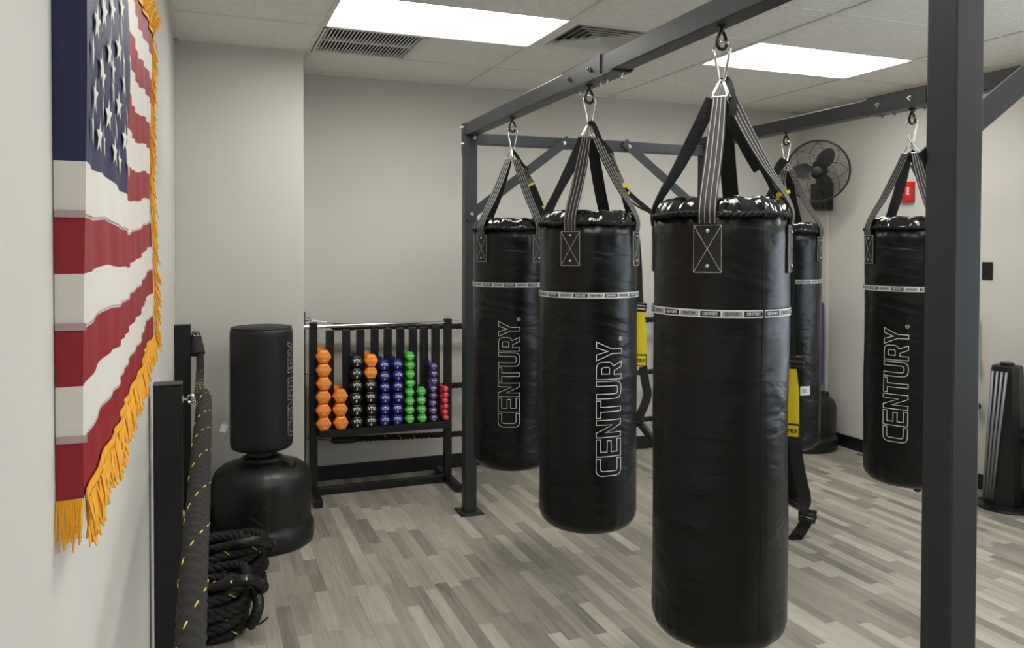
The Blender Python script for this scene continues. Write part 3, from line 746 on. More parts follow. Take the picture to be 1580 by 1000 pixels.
HEXM = {}
def hexmat(name, col, r=.38): HEXM[name] = mat('neoprene_'+name, col, r, bump=(200, .15, .001))
hexmat('orange', (255, 146, 46)); hexmat('black', (8, 8, 9), .35); hexmat('blue', (14, 22, 125), .3); hexmat('green', (72, 190, 60)); hexmat('purple', (88, 66, 135), .35); hexmat('pink', (240, 62, 92))
def make_dumbbell(col, flat, hl, text, num):
    """flat: height across the flats of a head; hl: head length"""
    t = thing('hex_dumbbell', '', 'dumbbell', (0, 0, 0))
    R = flat/math.sqrt(3); gap = .058
    for s in (-1, 1):
        rings = []
        prof = [(0, .70), (.004, .86), (.010, .95), (.018, .985), (.026, 1.0)]
        pf = [(y, k) for y, k in prof]; pf += [(hl-.02, 1.0), (hl-.012, .98), (hl-.005, .9), (hl, .72)]
        for y, k in pf:
            ring = []
            for j in range(6):   # rounded hexagon
                a = PI/3*j; p = Vector((math.cos(a), math.sin(a))); pa = Vector((math.cos(a-PI/3), math.sin(a-PI/3))); pb = Vector((math.cos(a+PI/3), math.sin(a+PI/3)))
                for q in (.10, .0, -.10):
                    v = p.lerp(pa, q) if q > 0 else (p.lerp(pb, -q) if q < 0 else (p*.975))
                    ring.append(Vector((v.x*R*k, s*(gap+y), v.y*R*k)))
            rings.append(ring)
        h = MB().rings(rings).build('head', HEXM[col], t, smooth=True, angle=35)
        if s < 0:
            b = MB(); yy = -(gap+hl)-.0008
            for s_, z, sz in ((text, .006, flat*.32), (num, -flat*.24, flat*.24)):
                tv, tf = text_mesh(s_, sz, sz*.05); b.add([(v.x, yy, v.y+z) for v in tv], tf)
            if col in ('black', 'blue'):
                w_ = flat*.1; b.add([(-w_, yy, flat*.26), (w_, yy, flat*.26), (0, yy, flat*.17)], [(0, 2, 1)])
            b.build('printing', M['white'] if col in ('black', 'blue', 'purple', 'green') else M['hexprint'], h)
    b = MB(); b.tube([(0, y, 0) for y in (-gap-.004, -gap*.5, 0, gap*.5, gap+.004)], [.013, .0145, .0155, .0145, .013], 14); b.build('handle', HEXM[col], t, smooth=True, angle=50)
    return t
M['hexprint'] = mat('pale_orange_print', (255, 190, 130), .5)
ORD = ['bottom', 'second from bottom', 'third from bottom', 'fourth from bottom', 'fifth from bottom', 'sixth from bottom', 'seventh from bottom', 'top']
COLN = ['leftmost', 'second', 'third', 'fourth', 'fifth', 'sixth', 'seventh', 'eighth', 'ninth', 'tenth and last']
KINDS = {'orange': (.0870, .078, 'VTX', '10'), 'lborange': (.0810, .074, '8 LB', '_____'), 'black': (.0795, .074, 'VTX', '8'), 'blue': (.0735, .068, 'VTX', '5'), 'green': (.0602, .056, 'VTX', '3'), 'purple': (.0500, .05, 'VTX', '2'), 'pink': (.0388, .045, 'VTX', '1')}
COLS = [['orange']*6, ['orange']*3, ['black']*6, ['black']*4+['lborange']*2, ['blue']*6, ['blue']*6, ['green']*8, ['green']*4, ['purple']*8, ['pink']*6]
protos = {}
for ci, col in enumerate(COLS):
    cx = (SX[ci]+SX[ci+1])/2; z = .458
    for ri, kd in enumerate(col):
        flat, hl, tx, nm = KINDS[kd]; cname = 'orange' if kd == 'lborange' else kd
        if kd not in protos: protos[kd] = make_dumbbell(cname, flat, hl, tx, nm); o = protos[kd]
        else: o = copy_tree(protos[kd])
        z += flat/2
        o.location = (cx+random.uniform(-.004, .004), DY+.025+random.uniform(-.004, .004), z); o.rotation_euler = (0, random.uniform(-.05, .05)*(1 if kd not in ('orange', 'lborange') else .3), 0)
        z += flat/2+.0006
        pos = 'topmost' if ri == len(col)-1 else ORD[ri]
        o['label'] = '%s hex dumbbell, %s in the %s rack column from the left' % (cname, pos, COLN[ci]) if ci else '%s hex dumbbell, %s in the leftmost rack column' % (cname, pos); o['group'] = cname+' dumbbells on the rack'

# ---------------------------------------------------------------- ropes
def twisted_rope(t, pts, r, pitch=.11, tracers=True, end_caps=False, name='rope'):
    """three laid strands along pts (world), with dashes of yellow tracer"""
    P = resample([Vector(p) for p in pts], pitch/10); N = len(P)
    fr = []; tdir = (P[1]-P[0]).normalized(); u = tdir.cross(Vector((0, 0, 1)) if abs(tdir.z) < .9 else Vector((1, 0, 0))).normalized()
    for i in range(N):
        td = (P[min(i+1, N-1)]-P[max(i-1, 0)]).normalized(); u = (u-td*u.dot(td)).normalized(); fr.append((u.copy(), td.cross(u)))
    b = MB(); tr = MB(); T0 = t.location
    for s in range(3):
        line = []
        for i in range(N):
            a = 2*PI*(i/10+s/3); line.append(P[i]+(fr[i][0]*math.cos(a)+fr[i][1]*math.sin(a))*r*.46-T0)
        b.tube(line, r*.60, 8)
        if tracers and s == 0:
            for i in range(random.randint(3, 9), N-3, 11):
                seg = []
                for j in range(i, min(i+3, N)):
                    a = 2*PI*(j/10+s/3)+.25; seg.append(P[j]+(fr[j][0]*math.cos(a)+fr[j][1]*math.sin(a))*r*1.05-T0)
                if len(seg) == 3: tr.tube(seg, .0022, 5)
    b.add(tr.v, tr.f, 1)
    b.build(name, [M['rope'], M['tracer']], t, smooth=True)

# uprights fixed to the walls that hold the ropes
def rope_anchor(label, loc, rz, hooks=(1.155, .78, .33), w=.086, dpt=.075):
    """w: stands out from the wall along local x"""
    t = thing('rope_anchor_post', label, 'rope anchor', loc, rz, 'black uprights fixed along the walls for the ropes')
    MB().box(-w/2, w/2, 0, dpt, .0, 1.203, bev=.004).build('upright', M['blacksteel'], t)
    b = MB(); b.box(-w/2-.001, w/2+.001, -.001, dpt+.001, 1.2035, 1.210, bev=.002); b.build('end_cap', M['plastic'], t)
    for z in hooks:
        b = MB(); b.cyl((w/2, .03, z), (w/2+.005, .03, z), .013, 14); b.tube([(w/2, .03, z), (w/2+.016, .03, z)], .0045, 10)
        b.tube([(w/2+.026+.012*math.cos(a), .03, z+.012*math.sin(a)) for a in [2*PI*i/14 for i in range(14)]], .0035, 8, closed=True)
        b.build('eye_hook', M['chrome'], t, smooth=True, angle=40)
    for z in (1.08, .62):
        b = MB(); b.cyl((-.005, 0, z), (-.005, -.003, z), .008, 12); b.build('screw', M['plastic'], t)
    return t
rope_anchor('black upright on the left wall nearest the camera, under the flag', (-.100, 2.78, 0), 0)
rope_anchor('black upright on the left wall beside the freestanding bag', (-.096, 4.88, 0), 0)
b_ = rope_anchor('black upright on the back wall next to the wall column', (.637, 5.64, 0), 0, w=.07)
rope_anchor('black upright on the back wall behind the hanging bags, right of the rack', (3.55, 5.64, 0), 0, w=.07)
# sleeved rope strung along the left wall
pts = [at(304, 518, 4.60), at(307, 530, 4.58), at(309, 560, 4.5), at(308, 588, 4.2), at(309, 602, 3.6), at(314, 614, 2.95), at(314, 640, 2.70), at(310, 700, 2.22), at(307, 760, 1.95), at(303, 820, 1.73), at(298, 900, 1.52), at(293, 1000, 1.35), at(283, 1160, 1.15)]
t = thing('battle_rope', 'thick charcoal sleeved rope with yellow flecks strung along the left wall towards the camera', 'rope', pts[5])
P = resample(catmull(pts, 14), .006); N = len(P)
rad = [.020+.0055*min(1, max(0, (i/N-.22)/.12)) for i in range(N)]
def rf(i, a, r): return r*(1+.05*math.sin(3*a+i*1.0)+.03*math.sin(6*a-i*1.3))
sl = MB().tube([p-t.location for p in P], rad, 24, rfn=rf)
tr = MB(); up = Vector((0, 0, 1)); i = 40
while i < N-8:
    td = (P[i+1]-P[i-1]).normalized(); u = td.cross(up).normalized(); v = td.cross(u)
    for ph in (0, PI):
        seg = []
        for j in range(i, i+4):
            a = j*.072+ph; seg.append(P[j]+(u*math.cos(a)+v*math.sin(a))*(rad[j]*1.03)-t.location)
        if i < N*.2: seg = seg[:2]
        tr.tube(seg, .0016, 5)
    i += 9 if i > N*.25 else 5
sl.add(tr.v, tr.f, 1); sl.build('sleeve', [M['sleeve'], M['tracer']], t, smooth=True)
b = MB(); q = [at(301, 515, 4.62), at(303, 530, 4.58), at(305, 547, 4.56)]
b.tube([p-t.location for p in q], [.026, .036, .042], 16); b.build('end_cuff', M['web'], t, smooth=True, angle=50)
b = MB(); q = [at(294, 519, 4.62), at(300, 517, 4.60), at(307, 518, 4.58)]; b.tube([p-t.location for p in q], .005, 8); b.build('tie_wire', M['chrome'], t, smooth=True)
# ropes strung along the back wall behind the dumbbell rack
YW = 5.60
for z0_, z1_, dy, lab in ((1.104, 1.078, 0, 'black rope strung along the back wall just under the rack top bar'), (.66, .66, 0, 'black rope strung along the back wall behind the middle of the dumbbells'), (.315, .275, 0, 'black rope strung along the back wall below the dumbbell shelf')):
    t = thing('battle_rope', lab, 'rope', (.9, YW, z0_), 0, 'black ropes strung along the back wall')
    pts = [Vector((.93+.2*i, YW, z0_+(z1_-z0_)*i/13-.02*math.sin(PI*i/13))) for i in range(14)]
    twisted_rope(t, catmull(pts, 4), .021, .10)
    b = MB(); b.tube([Vector((.84, YW, z0_+.003))-t.location, Vector((.86, YW, z0_))-t.location, Vector((.99, YW, z0_-.006))-t.location, Vector((1.01, YW, z0_-.006))-t.location], [.016, .026, .026, .02], 14); b.build('shrink_wrap_end', M['wrap'], t, smooth=True, angle=50)
    b = MB()
    b.tube([Vector((.70, YW+.05, z0_+.01))-t.location, Vector((.78, YW+.02, z0_+.006))-t.location, Vector((.85, YW, z0_))-t.location], .003, 6); b.build('tie_cord', M['chrome'] if z0_ > 1 else M['webblack'], t)
t = thing('cable_handle', 'white cable handle above the left end of the rack top bar', 'handle', (.80, 5.52, 1.16))
b = MB(); b.tube([at(481, 495.5, 5.45)-t.location, at(482, 495.5, 5.45)-t.location, at(502, 497.5, 5.47)-t.location, at(504, 497.7, 5.47)-t.location], [.006, .009, .009, .006], 12); b.build('grip', M['white'], t, smooth=True, angle=50)
b = MB(); b.tube([at(466, 492, 5.6)-t.location, at(472, 494.5, 5.52)-t.location, at(481, 495.5, 5.45)-t.location], .0028, 6); b.tube([at(504, 497.7, 5.47)-t.location, at(512, 498.6, 5.56)-t.location], .0028, 6); b.build('cable', M['chrome'], t)

# coiled ropes on the floor
def coil(label, cx, cy, rx, ry, z0_, layers, grip, r=.0215, seed=1):
    rnd = random.Random(seed)
    t = thing('coiled_rope', label, 'rope', (cx, cy, 0), 0, 'coiled black ropes on the floor')
    pts = []; n = 26
    for L in range(layers):
        ox, oy = rnd.uniform(-.012, .012), rnd.uniform(-.012, .012); sx, sy = rnd.uniform(.93, 1.03), rnd.uniform(.93, 1.03)
        for i in range(n):
            a = -PI/2+2*PI*i/n; f = i/n
            tilt = .012*math.sin(a+L*1.9)+.016*math.cos(a)
            pts.append(Vector((cx+ox+rx*sx*math.copysign(abs(math.cos(a))**.75, math.cos(a)), cy+oy+ry*sy*math.copysign(abs(math.sin(a))**.85, math.sin(a)), z0_+(L+f)*.0400+tilt)))
    pts = [Vector((p.x, p.y, max(p.z, r+.001))) for p in pts]
    twisted_rope(t, catmull(pts, 3), r, .105)
    # inner turns fill the coil
    pts2 = []
    for L in range(layers):
        for i in range(n):
            a = 2*PI*i/n; pts2.append(Vector((cx+(rx-.05)*math.cos(a)*.98, cy+(ry-.05)*math.sin(a), max(r+.002, z0_+(L+i/n)*.0400+.010*math.sin(a+L)+.014*math.cos(a)))))
    twisted_rope(t, catmull(pts2, 3), r*.96, .105)
    g = [Vector(p) for p in grip]
    b = MB(); b.tube([p-t.location for p in catmull(g, 6)], .0225, 14); o = b.build('grip', M['wrap'], t, smooth=True)
    e = g[-1]; dd = (g[-1]-g[-2]).normalized()
    b = MB(); b.tube([e-t.location, e+dd*.012-t.location, e+dd*.03-t.location, e+dd*.04-t.location], [.0225, .030, .030, .015], 14); b.build('end_knob', M['wrap'], t, smooth=True, angle=50)
    # worn white lettering on the grip
    k = len(g)//2; b = MB(); c = (g[k-1]+g[k])/2; ax = (g[k]-g[k-1]).normalized(); u = ax.cross((Vector((0, 0, EYE))-c).normalized())*-1; nrm = ax.cross(u); nrm = nrm if nrm.dot(Vector((0, 0, EYE))-c) > 0 else -nrm
    for q in range(6):
        x0 = -.035+.012*q; b.add([c+ax*(x0)+u*.007+nrm*.0232-t.location, c+ax*(x0+.008)+u*.008+nrm*.0232-t.location, c+ax*(x0+.009)-u*.004+nrm*.0232-t.location, c+ax*(x0+.001)-u*.003+nrm*.0232-t.location], [(0, 1, 2, 3)])
    b.build('worn_print', M['white'], t)
    return t
c1 = coil('coiled black rope on the floor, the nearer of the two, loose end towards the room', .035, 3.66, .150, .145, .022, 5, [at(322, 910, 3.36), at(340, 905, 3.34), at(360, 898, 3.33), at(380, 894, 3.34), at(394, 897, 3.38), at(401, 903, 3.42)], seed=3)
c2 = coil('coiled black rope on the floor against the base of the freestanding bag', .085, 4.03, .185, .150, .022, 6, [at(322, 850, 3.70), at(345, 845, 3.69), at(370, 838, 3.69), (at(395, 834, 3.73)), at(408, 835, 3.78), at(417, 839, 3.82)], seed=5)
b = MB(); P = [at(392, 908, 3.44), at(399, 930, 3.40), at(394, 952, 3.38), at(385, 966, 3.38)]
b.tube([p-c1.location for p in catmull(P, 5)], .024, 14); b.build('loose_end', M['wrap'], c1, smooth=True)
b = MB(); P = [at(392, 962, 3.37), at(400, 963, 3.37), at(407, 958, 3.38), at(413, 953, 3.40)]
b.tube([p-c1.location for p in catmull(P, 5)], .005, 8); b.tube([p-c1.location+Vector((-.01, .01, .012)) for p in catmull(P[:3], 5)], .004, 8); b.build('tie_cord', M['webblack'], c1, smooth=True)

# ---------------------------------------------------------------- freestanding bags
def freestanding(label, loc, rz, body, lettered):
    t = thing('freestanding_punching_bag', label, 'freestanding bag', loc, rz)
    prof = [(.20, .0), (.262, .0), (.281, .008), (.286, .03), (.286, .085), (.279, .105), (.268, .118), (.268, .135), (.272, .30), (.271, .345), (.265, .375), (.248, .405), (.215, .430), (.15, .452), (.118, .462), (.112, .474), (.05, .476)]
    def fn(p, a, r, z):
        k = 1.0
        if .11 < z < .44 and r > .13:
            d = abs(((a+PI/8) % (PI/2))-PI/4)          # vertical moulded flutes
            k = 1-.014*math.exp(-((d-.30)/.035)**2)
        return Vector((r*k*math.cos(a), r*k*math.sin(a), z))
    bs = MB().lathe(prof, 128, fn=fn).build('base', M['plastic'], t, smooth=True, angle=60)
    # raised diamond emblem on the front of the base
    b = MB(); A = math.atan2(-loc[1], -loc[0])-rz
    def q(u, z): return Vector((.2715*math.cos(A+u/.271), .2715*math.sin(A+u/.271), z))
    dm = [(-.065, .225), (0, .275), (.065, .225), (0, .175)]
    for i in range(4):
        p0, p1 = dm[i], dm[(i+1) % 4]; b.tube([q(p0[0]+(p1[0]-p0[0])*k/5, p0[1]+(p1[1]-p0[1])*k/5) for k in range(6)], .0014, 4)
    b.build('emblem', M['plastic'], bs)
    MB().lathe([(.10, .470), (.10, .480), (.082, .490), (.078, .53), (.078, .545)], 40).build('neck', M['plastic'], t, smooth=True, angle=50)
    ca = math.radians(-38)
    b = MB().lathe([(.02, .425), (.036, .427), (.036, .462), (.032, .468), (.01, .469)], 24, .175*math.cos(ca), .175*math.sin(ca)); 
    for k in range(12):
        a = 2*PI*k/12; b.cyl((.175*math.cos(ca)+.036*math.cos(a), .175*math.sin(ca)+.036*math.sin(a), .43), (.175*math.cos(ca)+.036*math.cos(a), .175*math.sin(ca)+.036*math.sin(a), .462), .003, 6)
    b.build('filler_cap', M['plastic'], t, smooth=True, angle=40)
    prof = [(.10, .525), (.150, .527), (.163, .535), (.169, .55)]+[(.170, .57+.6*i/12) for i in range(13)]+[(.169, 1.185), (.163, 1.20), (.150, 1.209), (.06, 1.213), (.01, 1.213)]
    bo = MB().lathe(prof, 64, fn=lambda p, a, r, z: Vector((p.x*(1+.004*math.sin(3*a+z*7)), p.y*(1+.004*math.sin(2*a+z*9)), z))).build('bag_body', body, t, smooth=True, angle=60)
    b = MB(); pts = [cylpt(2*PI*i/64, 1.203, .163) for i in range(64)]; b.tube(pts, .003, 6, closed=True); b.build('piping', body, bo, smooth=True)
    if lettered:
        b = MB(); TA = A+math.radians(72)
        def mp(v):
            z = .60+v.x*1.0; phi = TA-(v.y-Hl/2)/.171; return cylpt(phi, z, .1725)
        century(b, mp); b.build('outlined_lettering', M['grey'], bo)
        # white care tag on the left side
        b = MB(); p0, p1, p2 = at(352, 648, 4.50), at(347, 656, 4.45), at(343, 667, 4.42)
        b.strap([p-Vector(loc) for p in (p0, p1, p2)], face_cam(p1)+Vector((0, 0, -.25)), .034, .0015)
        o = b.build('care_tag', M['white'], t); o['label'] = 'white tag'
    return t
freestanding('black freestanding punching bag on a round plastic base in front of the wall column', (.318, 4.69, 0), 0, M['matte'], True)
freestanding('blue freestanding punching bag with black base in the far right corner', (4.69, 5.34, 0), 0, M['bluevinyl'], False)

# ---------------------------------------------------------------- wall fan
fc = at(1261.5, 264, 6.45)
t = thing('wall_fan', 'black wall fan with round wire cage mounted in the far right corner', 'fan', (4.97, 5.42, 1.98))
nrm = (Vector((0, 0, EYE+.2))-fc).normalized(); nrm = (nrm+Vector((-.06, .12, 0))).normalized(); ur = nrm.cross(Vector((0, 0, 1))).normalized()*-1; uu = ur.cross(nrm)*-1
if uu.z < 0: uu = -uu
FM = Matrix((ur, uu, nrm)).transposed()
T0 = t.location
def fp(x, y, z): return fc+FM @ Vector((x, y, z))-T0
RF = .243
b = MB(); b.tube([fp(RF*math.cos(a), RF*math.sin(a), 0) for a in [2*PI*i/72 for i in range(72)]], .0085, 8, closed=True); b.build('cage_rim', M['fanblack'], t, smooth=True)
b = MB()
for r in [.075+.0115*i for i in range(15)]:
    z = .075*(1-(r/RF)**3)
    for s in (1, -1): b.tube([fp(r*math.cos(a), r*math.sin(a), z*s) for a in [2*PI*i/48 for i in range(48)]], .0011, 4, closed=True)
for k in range(8):
    for s in (1, -1):
        pts = []
        for i in range(10):
            r = .05+(RF-.05)*i/9; a = 2*PI*k/8+.9*(i/9)**1.5*s; z = .077*(1-(r/RF)**3); pts.append(fp(r*math.cos(a), r*math.sin(a), z*s))
        b.tube(pts, .0022, 5)
b.build('wire_cage', M['fanblack'], t, smooth=True)
for k, ang in enumerate((58, 178, 298)):
    b = MB(); rings = []
    for i in range(12):
        f = i/11; r = .04+.165*f; wv = .032+.038*math.sin(PI*min(1, f*1.05)**.8)*.9; wv *= (1 if f < .85 else (1-((f-.85)/.15)**2*.75)); tw = math.radians(28-14*f)
        a = math.radians(ang); er = Vector((math.cos(a), math.sin(a))); et = Vector((-math.sin(a), math.cos(a)))
        ring = []
        for u, zz in ((-wv, -math.sin(tw)*wv), (0, .004), (wv, math.sin(tw)*wv), (wv, math.sin(tw)*wv+.003), (0, .009), (-wv, -math.sin(tw)*wv+.003)):
            q = er*r+et*u*math.cos(tw); ring.append(fp(q.x, q.y, zz))
        rings.append(ring)
    b.rings(rings); b.build('blade', M['fanblack'], t, smooth=True, angle=50)
b = MB(); b.tube([fp(0, 0, z) for z in (-.02, .03, .045, .05)], [.042, .042, .036, .01], 24); b.build('hub', M['fanblack'], t, smooth=True, angle=50)
b = MB(); b.tube([fp(0, 0, z) for z in (-.17, -.165, -.07, -.06)], [.04, .062, .066, .05], 24); b.tube([fp(-.03, .06, z) for z in (-.15, -.10)], .02, 12); b.build('motor', M['fanblack'], t, smooth=True, angle=50)
b = MB(); mc = fp(0, 0, -.12); b.tube([mc, mc+Vector((.05, .08, -.06)), Vector((-.03, -.02, .12))], .018, 10)
b.box(-.05, .026, -.09, .10, 0, .235, bev=.006); b.build('wall_bracket', M['fanblack'], t, smooth=True, angle=40)
for z in (.03,):
    for y in (-.04, .02): b = MB(); b.cyl((-.05, y, z), (-.058, y, z), .016, 12); b.build('knob', M['plastic'], t)
tag(MB().box(XR-.022, XR-.001, 5.375, 5.40, .11, 1.975, bev=.003).build('wall_conduit', M['conduit']), 'pale painted cable conduit running down from the wall fan', 'conduit')

# fire alarm
t = thing('fire_alarm', 'red fire alarm with clear strobe on the right wall, seen between bag straps', 'fire alarm', (XR, 4.56, 2.012))
MB().box(-.045, -.001, -.06, .06, 0, .148, bev=.006).build('housing', M['red'], t)
b = MB(); b.box(-.075, -.045, .0, .04, .035, .11, bev=.010); b.build('strobe', M['clear'], t)
tv, tf = text_mesh('FIRE', .032, .001); MB().add([(-.0462, -.03+v.y*-1, .075-v.x*1.0) for v in tv], tf).build('lettering', M['white'], t)
t = thing('wall_plate', 'black blank wall plate on the right wall beside the near post', 'wall plate', (XR, 3.90, 1.444))
MB().box(-.007, -.0005, -.040, .040, 0, .122, bev=.003).build('plate', M['plastic'], t)
b = MB()
for z in (.018, .104): b.cyl((-.007, 0, z), (-.0085, 0, z), .003, 10)
b.build('screw', M['bolt'], t)

# tower fan
t = thing('tower_fan', 'tapered black tower fan with silver louvres on a round base by the right wall', 'fan', (4.80, 3.60, 0), math.radians(0))
b = MB(); b.lathe([(.165, 0), (.172, .006), (.168, .018), (.10, .032), (.06, .036)], 48); b.build('base', M['plastic'], t, smooth=True, angle=50)
dirc = math.atan2(-3.60, -4.80)+math.radians(-16)
TM = Matrix.Rotation(dirc+PI/2, 4, 'Z')     # local -y faces the room
rings = []
for z, wL, wR, dp in ((.034, -.118, .105, .085), (.12, -.115, .10, .082), (.5, -.098, .088, .074), (.88, -.082, .076, .066), (.905, -.078, .072, .062), (.912, -.066, .06, .05)):
    rings.append([TM @ Vector((x, y, z)) for x, y in ((wL, -dp*.5), (wL+.025, -dp), (0, -dp*1.05), (wR-.03, -dp), (wR, -dp*.4), (wR, dp), (wL, dp))])
MB().rings(rings).build('housing', M['plastic'], t)
b = MB()
for k in range(4):
    x0 = -.062+.026*k; x1 = -.098+.017*k
    b.tube([TM @ Vector((x0+.004, -.074, .875)), TM @ Vector(((x0+x1)/2, -.083, .48)), TM @ Vector((x1, -.092, .06))], [.0085, .0085, .008], 8)
b.build('silver_louvres', M['silver'], t, smooth=True)
b = MB(); b.lathe([(.040, .912), (.042, .92), (.038, .93), (.01, .931)], 24); b.build('control_knob', M['plastic'], t, smooth=True, angle=50)
b = MB(); b.box(-.0785, -.0765, -.0, .03, .82, .86, mtx=TM); b.build('display', mat('blue_display', (60, 90, 130), .3), t)

# weight rack on the far right, mostly beyond the frame
t = thing('barbell_rack', 'low black barbell rack at the right edge of the photo', 'rack', (4.90, 3.0, 0))
b = MB()
for y in (-.5, .36): b.box(-.18, .05, y-.03, y+.03, 0, .04, bev=.003)
b.build('foot', M['blacksteel'], t)
b = MB()
for y in (-.5, .36): b.box(-.02, .03, y-.025, y+.025, .0405, .55, bev=.003)
b.build('upright', M['blacksteel'], t)
MB().box(.031, .085, -.62, .66, .385, .50, bev=.003).build('rail', M['blacksteel'], t)
t2 = thing('barbell', 'chrome barbell resting on the low rack at the right edge', 'barbell', (4.915, 3.0, .455)); b = MB(); b.cyl((.0, -.7, 0), (.0, .645, 0), .012, 12); b.cyl((0, .30, 0), (0, .315, 0), .02, 12); b.build('bar', M['chrome'], t2, smooth=True, angle=40)
b = MB()
# items on the wall behind the near post
t = thing('resistance_tube', 'black and red exercise tube hanging on the right wall, just showing past the near post', 'exercise tube', (4.955, 4.0, .62))
b = MB(); y = 3.965; b.tube([(0, y-4.0, .58), (.0, y-4.0, .32)], .018, 10); b.build('black_grip', M['plastic'], t, smooth=True, angle=40)
b = MB(); b.tube([(0, y-4.0, .32), (0, y-4.0-.015, .26), (0, y-4.0-.02, .20)], [.016, .026, .014], 10); b.build('red_cuff', M['red'], t, smooth=True)
b = MB(); b.tube([(0, y-4.0-.02, .20), (0, y-4.0+.01, .1), (0, -.02, -.02), (0, -.05, -.06)], .005, 6); b.build('tube', M['webblack'], t)
b = MB(); b.tube([(0, -.03, -.05), (0, -.06, -.045), (0, -.085, -.04)], [.02, .027, .02], 12); b.build('end_grip', M['plastic'], t, smooth=True)
t = thing('power_cord', 'black cord lying along the right baseboard behind the hanging bags', 'cord', (4.90, 5.0, .0))
pts = [(.0, -.06, .006), (.03, -.12, .006), (.01, -.16, .006), (.03, -.22, .006), (.02, -.34, .006)]
b = MB(); b.tube(catmull([Vector(p) for p in pts], 6), .005, 8); b.build('cable', M['plastic'], t, smooth=True)
b = MB(); b.box(-.01, .03, -.26, -.21, .0115, .042, bev=.006); b.build('plug', M['plastic'], t)

# ---------------------------------------------------------------- flag
Y0, Y1 = 1.125, 2.70
t = thing('american_flag', 'american flag with gold fringe hanging on the left wall', 'flag', (-.14, Y0, 1.33))
T0 = t.location
def ztop(s): return 2.245+.045*s+.012*math.sin(s*9)
def zbot(s): return 1.335+.04*s+.006*math.sin(s*11)
def surf(s, v, off=0):
    """s: 0 pole side, 1 far edge; v: 0 top, 1 bottom"""
    y = Y0+(Y1-Y0)*s
    sag = .020*math.sin(PI*min(1, s*1.0))*math.sin(PI*v)
    z = ztop(s)+(zbot(s)-ztop(s))*v - sag + .002*math.sin(s*34+v*3)
    amp = .0035*min(1, s*12)*(1-.35*v)
    x = -.134-.006*s + amp*math.sin(s*62+2.2*math.sin(v*5+s*4)) + .004*math.sin(s*15+v*5) + off
    x = max(x, XL(y)+.006)
    return Vector((x, y, z))
NS, NV = 200, 78; CS = .39
cols = {0: M['flagred'], 1: M['flagwhite'], 2: M['flagblue']}
bR, rows = MB(), []
grid = [[surf(i/NS, j/NV) for i in range(NS+1)] for j in range(NV+1)]
vs = [p-T0 for r in grid for p in r]; fs, ms = [], []
for j in range(NV):
    st = j//6; mi0 = 0 if st % 2 == 0 else 1
    for i in range(NS):
        s = (i+.5)/NS; bulge = CS+.028*math.sin(PI*min(1, (j/42)))*(1 if j < 42 else 0)
        mi = 2 if (j < 42 and s < bulge) else mi0
        a = j*(NS+1)+i; fs.append((a, a+1, a+NS+2, a+NS+1)); ms.append(mi)
# pole side hem: turns back to the wall, facing the camera
for j in range(NV+1):
    p = grid[j][0]; vs.append(Vector((XL(Y0)+.001, Y0-.002, p.z))-T0)
base = (NV+1)*(NS+1)
for j in range(NV):
    st = j//6; mi = 2 if j < 42 else (0 if st % 2 == 0 else 1); a = j*(NS+1)
    fs.append((base+j, a, a+NS+1, base+j+1)); ms.append(mi)
me = bpy.data.meshes.new('cloth'); me.from_pydata([tuple(v) for v in vs], [], fs)
for k in (0, 1, 2): me.materials.append(cols[k])
me.polygons.foreach_set('material_index', ms); me.polygons.foreach_set('use_smooth', [True]*len(fs)); me.update(); me.set_sharp_from_angle(angle=math.radians(50))
cl = bpy.data.objects.new('cloth', me); C.objects.link(cl); cl.parent = t
# embroidered stars
b = MB()
for r in range(9):
    n = 6 if r % 2 == 0 else 5
    for c in range(n):
        sc = CS*(c*2+1+(0 if r % 2 == 0 else 1))/12; vc = (42/78)*(r+1)/10
        rad_ = .0268; vsx = []
        for k in range(10):
            rr = rad_ if k % 2 == 0 else rad_*.40; a = PI/2+PI*k/5; ds = rr*math.cos(a)/(Y1-Y0); dv = -rr*math.sin(a)/.91
            vsx.append(surf(sc+ds, vc+dv, .0035)-T0)
        cc = surf(sc, vc, .0045)-T0
        b.add(vsx+[cc], [(k, (k+1) % 10, 10) for k in range(10)])
b.build('stars', M['flagwhite'], cl)
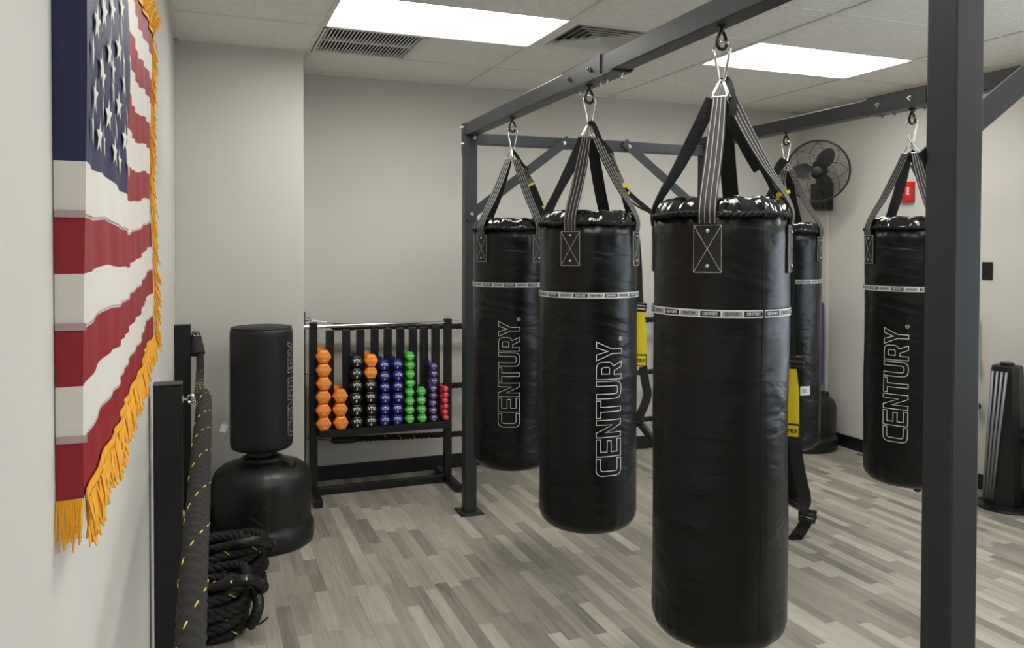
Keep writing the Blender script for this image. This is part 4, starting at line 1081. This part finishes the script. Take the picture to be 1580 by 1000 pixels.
# seams between stripes near the hem
b = MB()
for k in (8, 10, 12):
    v = k/13
    pts = [surf(i/60, v-.004, .0012)-T0 for i in range(61)]
    b.strap(pts, Vector((0, 0, 1)), .0018, .0006)
    p = grid[int(k*6)][0]
    b.box(XL(Y0)+.002-T0.x, -.133-T0.x, -.0045, -.0035, p.z-T0.z+.000, p.z-T0.z+.009)
b.build('seam', M['hem'], cl)
def fringe(name, samples, length, dirf, n, jit=.25):
    b = MB(); rnd = random.Random(5)
    for i in range(n):
        p = samples(i/(n-1)) + Vector((rnd.uniform(-.002, .004), rnd.uniform(-.002, .002), 0)); d = dirf(i/(n-1), rnd)
        L = length*rnd.uniform(.8, 1.1)
        q = p+d*L*.5+Vector((rnd.uniform(-.002, .004), rnd.uniform(-.003, .003), 0)); e = p+d*L+Vector((rnd.uniform(-.003, .006), rnd.uniform(-.006, .006), 0))
        b.tube([p-T0, q-T0, e-T0], [.0016, .0022, .0012], 4, cap=False)
    return b
b = fringe('f', lambda f: surf(f, 1, .003), .060, lambda f, r: Vector((r.uniform(-.0, .14), r.uniform(-.12, .12), -1)).normalized(), 520)
pts = [surf(i/80, 1, .004)-T0+Vector((0, 0, .004)) for i in range(81)]; b.strap(pts, Vector((0, 0, 1)), .014, .002)
pz = zbot(0); 
for i in range(16):
    x = XL(Y0)+.002+.028*i/15; b.tube([Vector((x, Y0-.004, pz))-T0, Vector((x+random.uniform(-.003, .003), Y0-.007, pz-.03))-T0, Vector((x+random.uniform(-.005, .005), Y0-.006, pz-.058+random.uniform(-.01, .01)))-T0], [.0018, .002, .001], 4)
b.build('bottom_fringe', M['gold'], t)
b = fringe('f', lambda f: surf(f, 0, .004), .050, lambda f, r: Vector((r.uniform(.05, .35), r.uniform(.0, .5), .85)).normalized(), 420)
pts = [surf(i/80, 0, .004)-T0-Vector((0, 0, .003)) for i in range(81)]; b.strap(pts, Vector((0, 0, 1)), .014, .002); b.build('top_fringe', M['gold'], t)
b = fringe('f', lambda f: surf(1, f, .004), .050, lambda f, r: Vector((r.uniform(.0, .3), r.uniform(.1, .5), -.9)).normalized(), 260)
pts = [surf(1, i/40, .004)-T0 for i in range(41)]; b.strap(pts, Vector((0, 1, 0)), .014, .002); b.build('side_fringe', M['gold'], t)
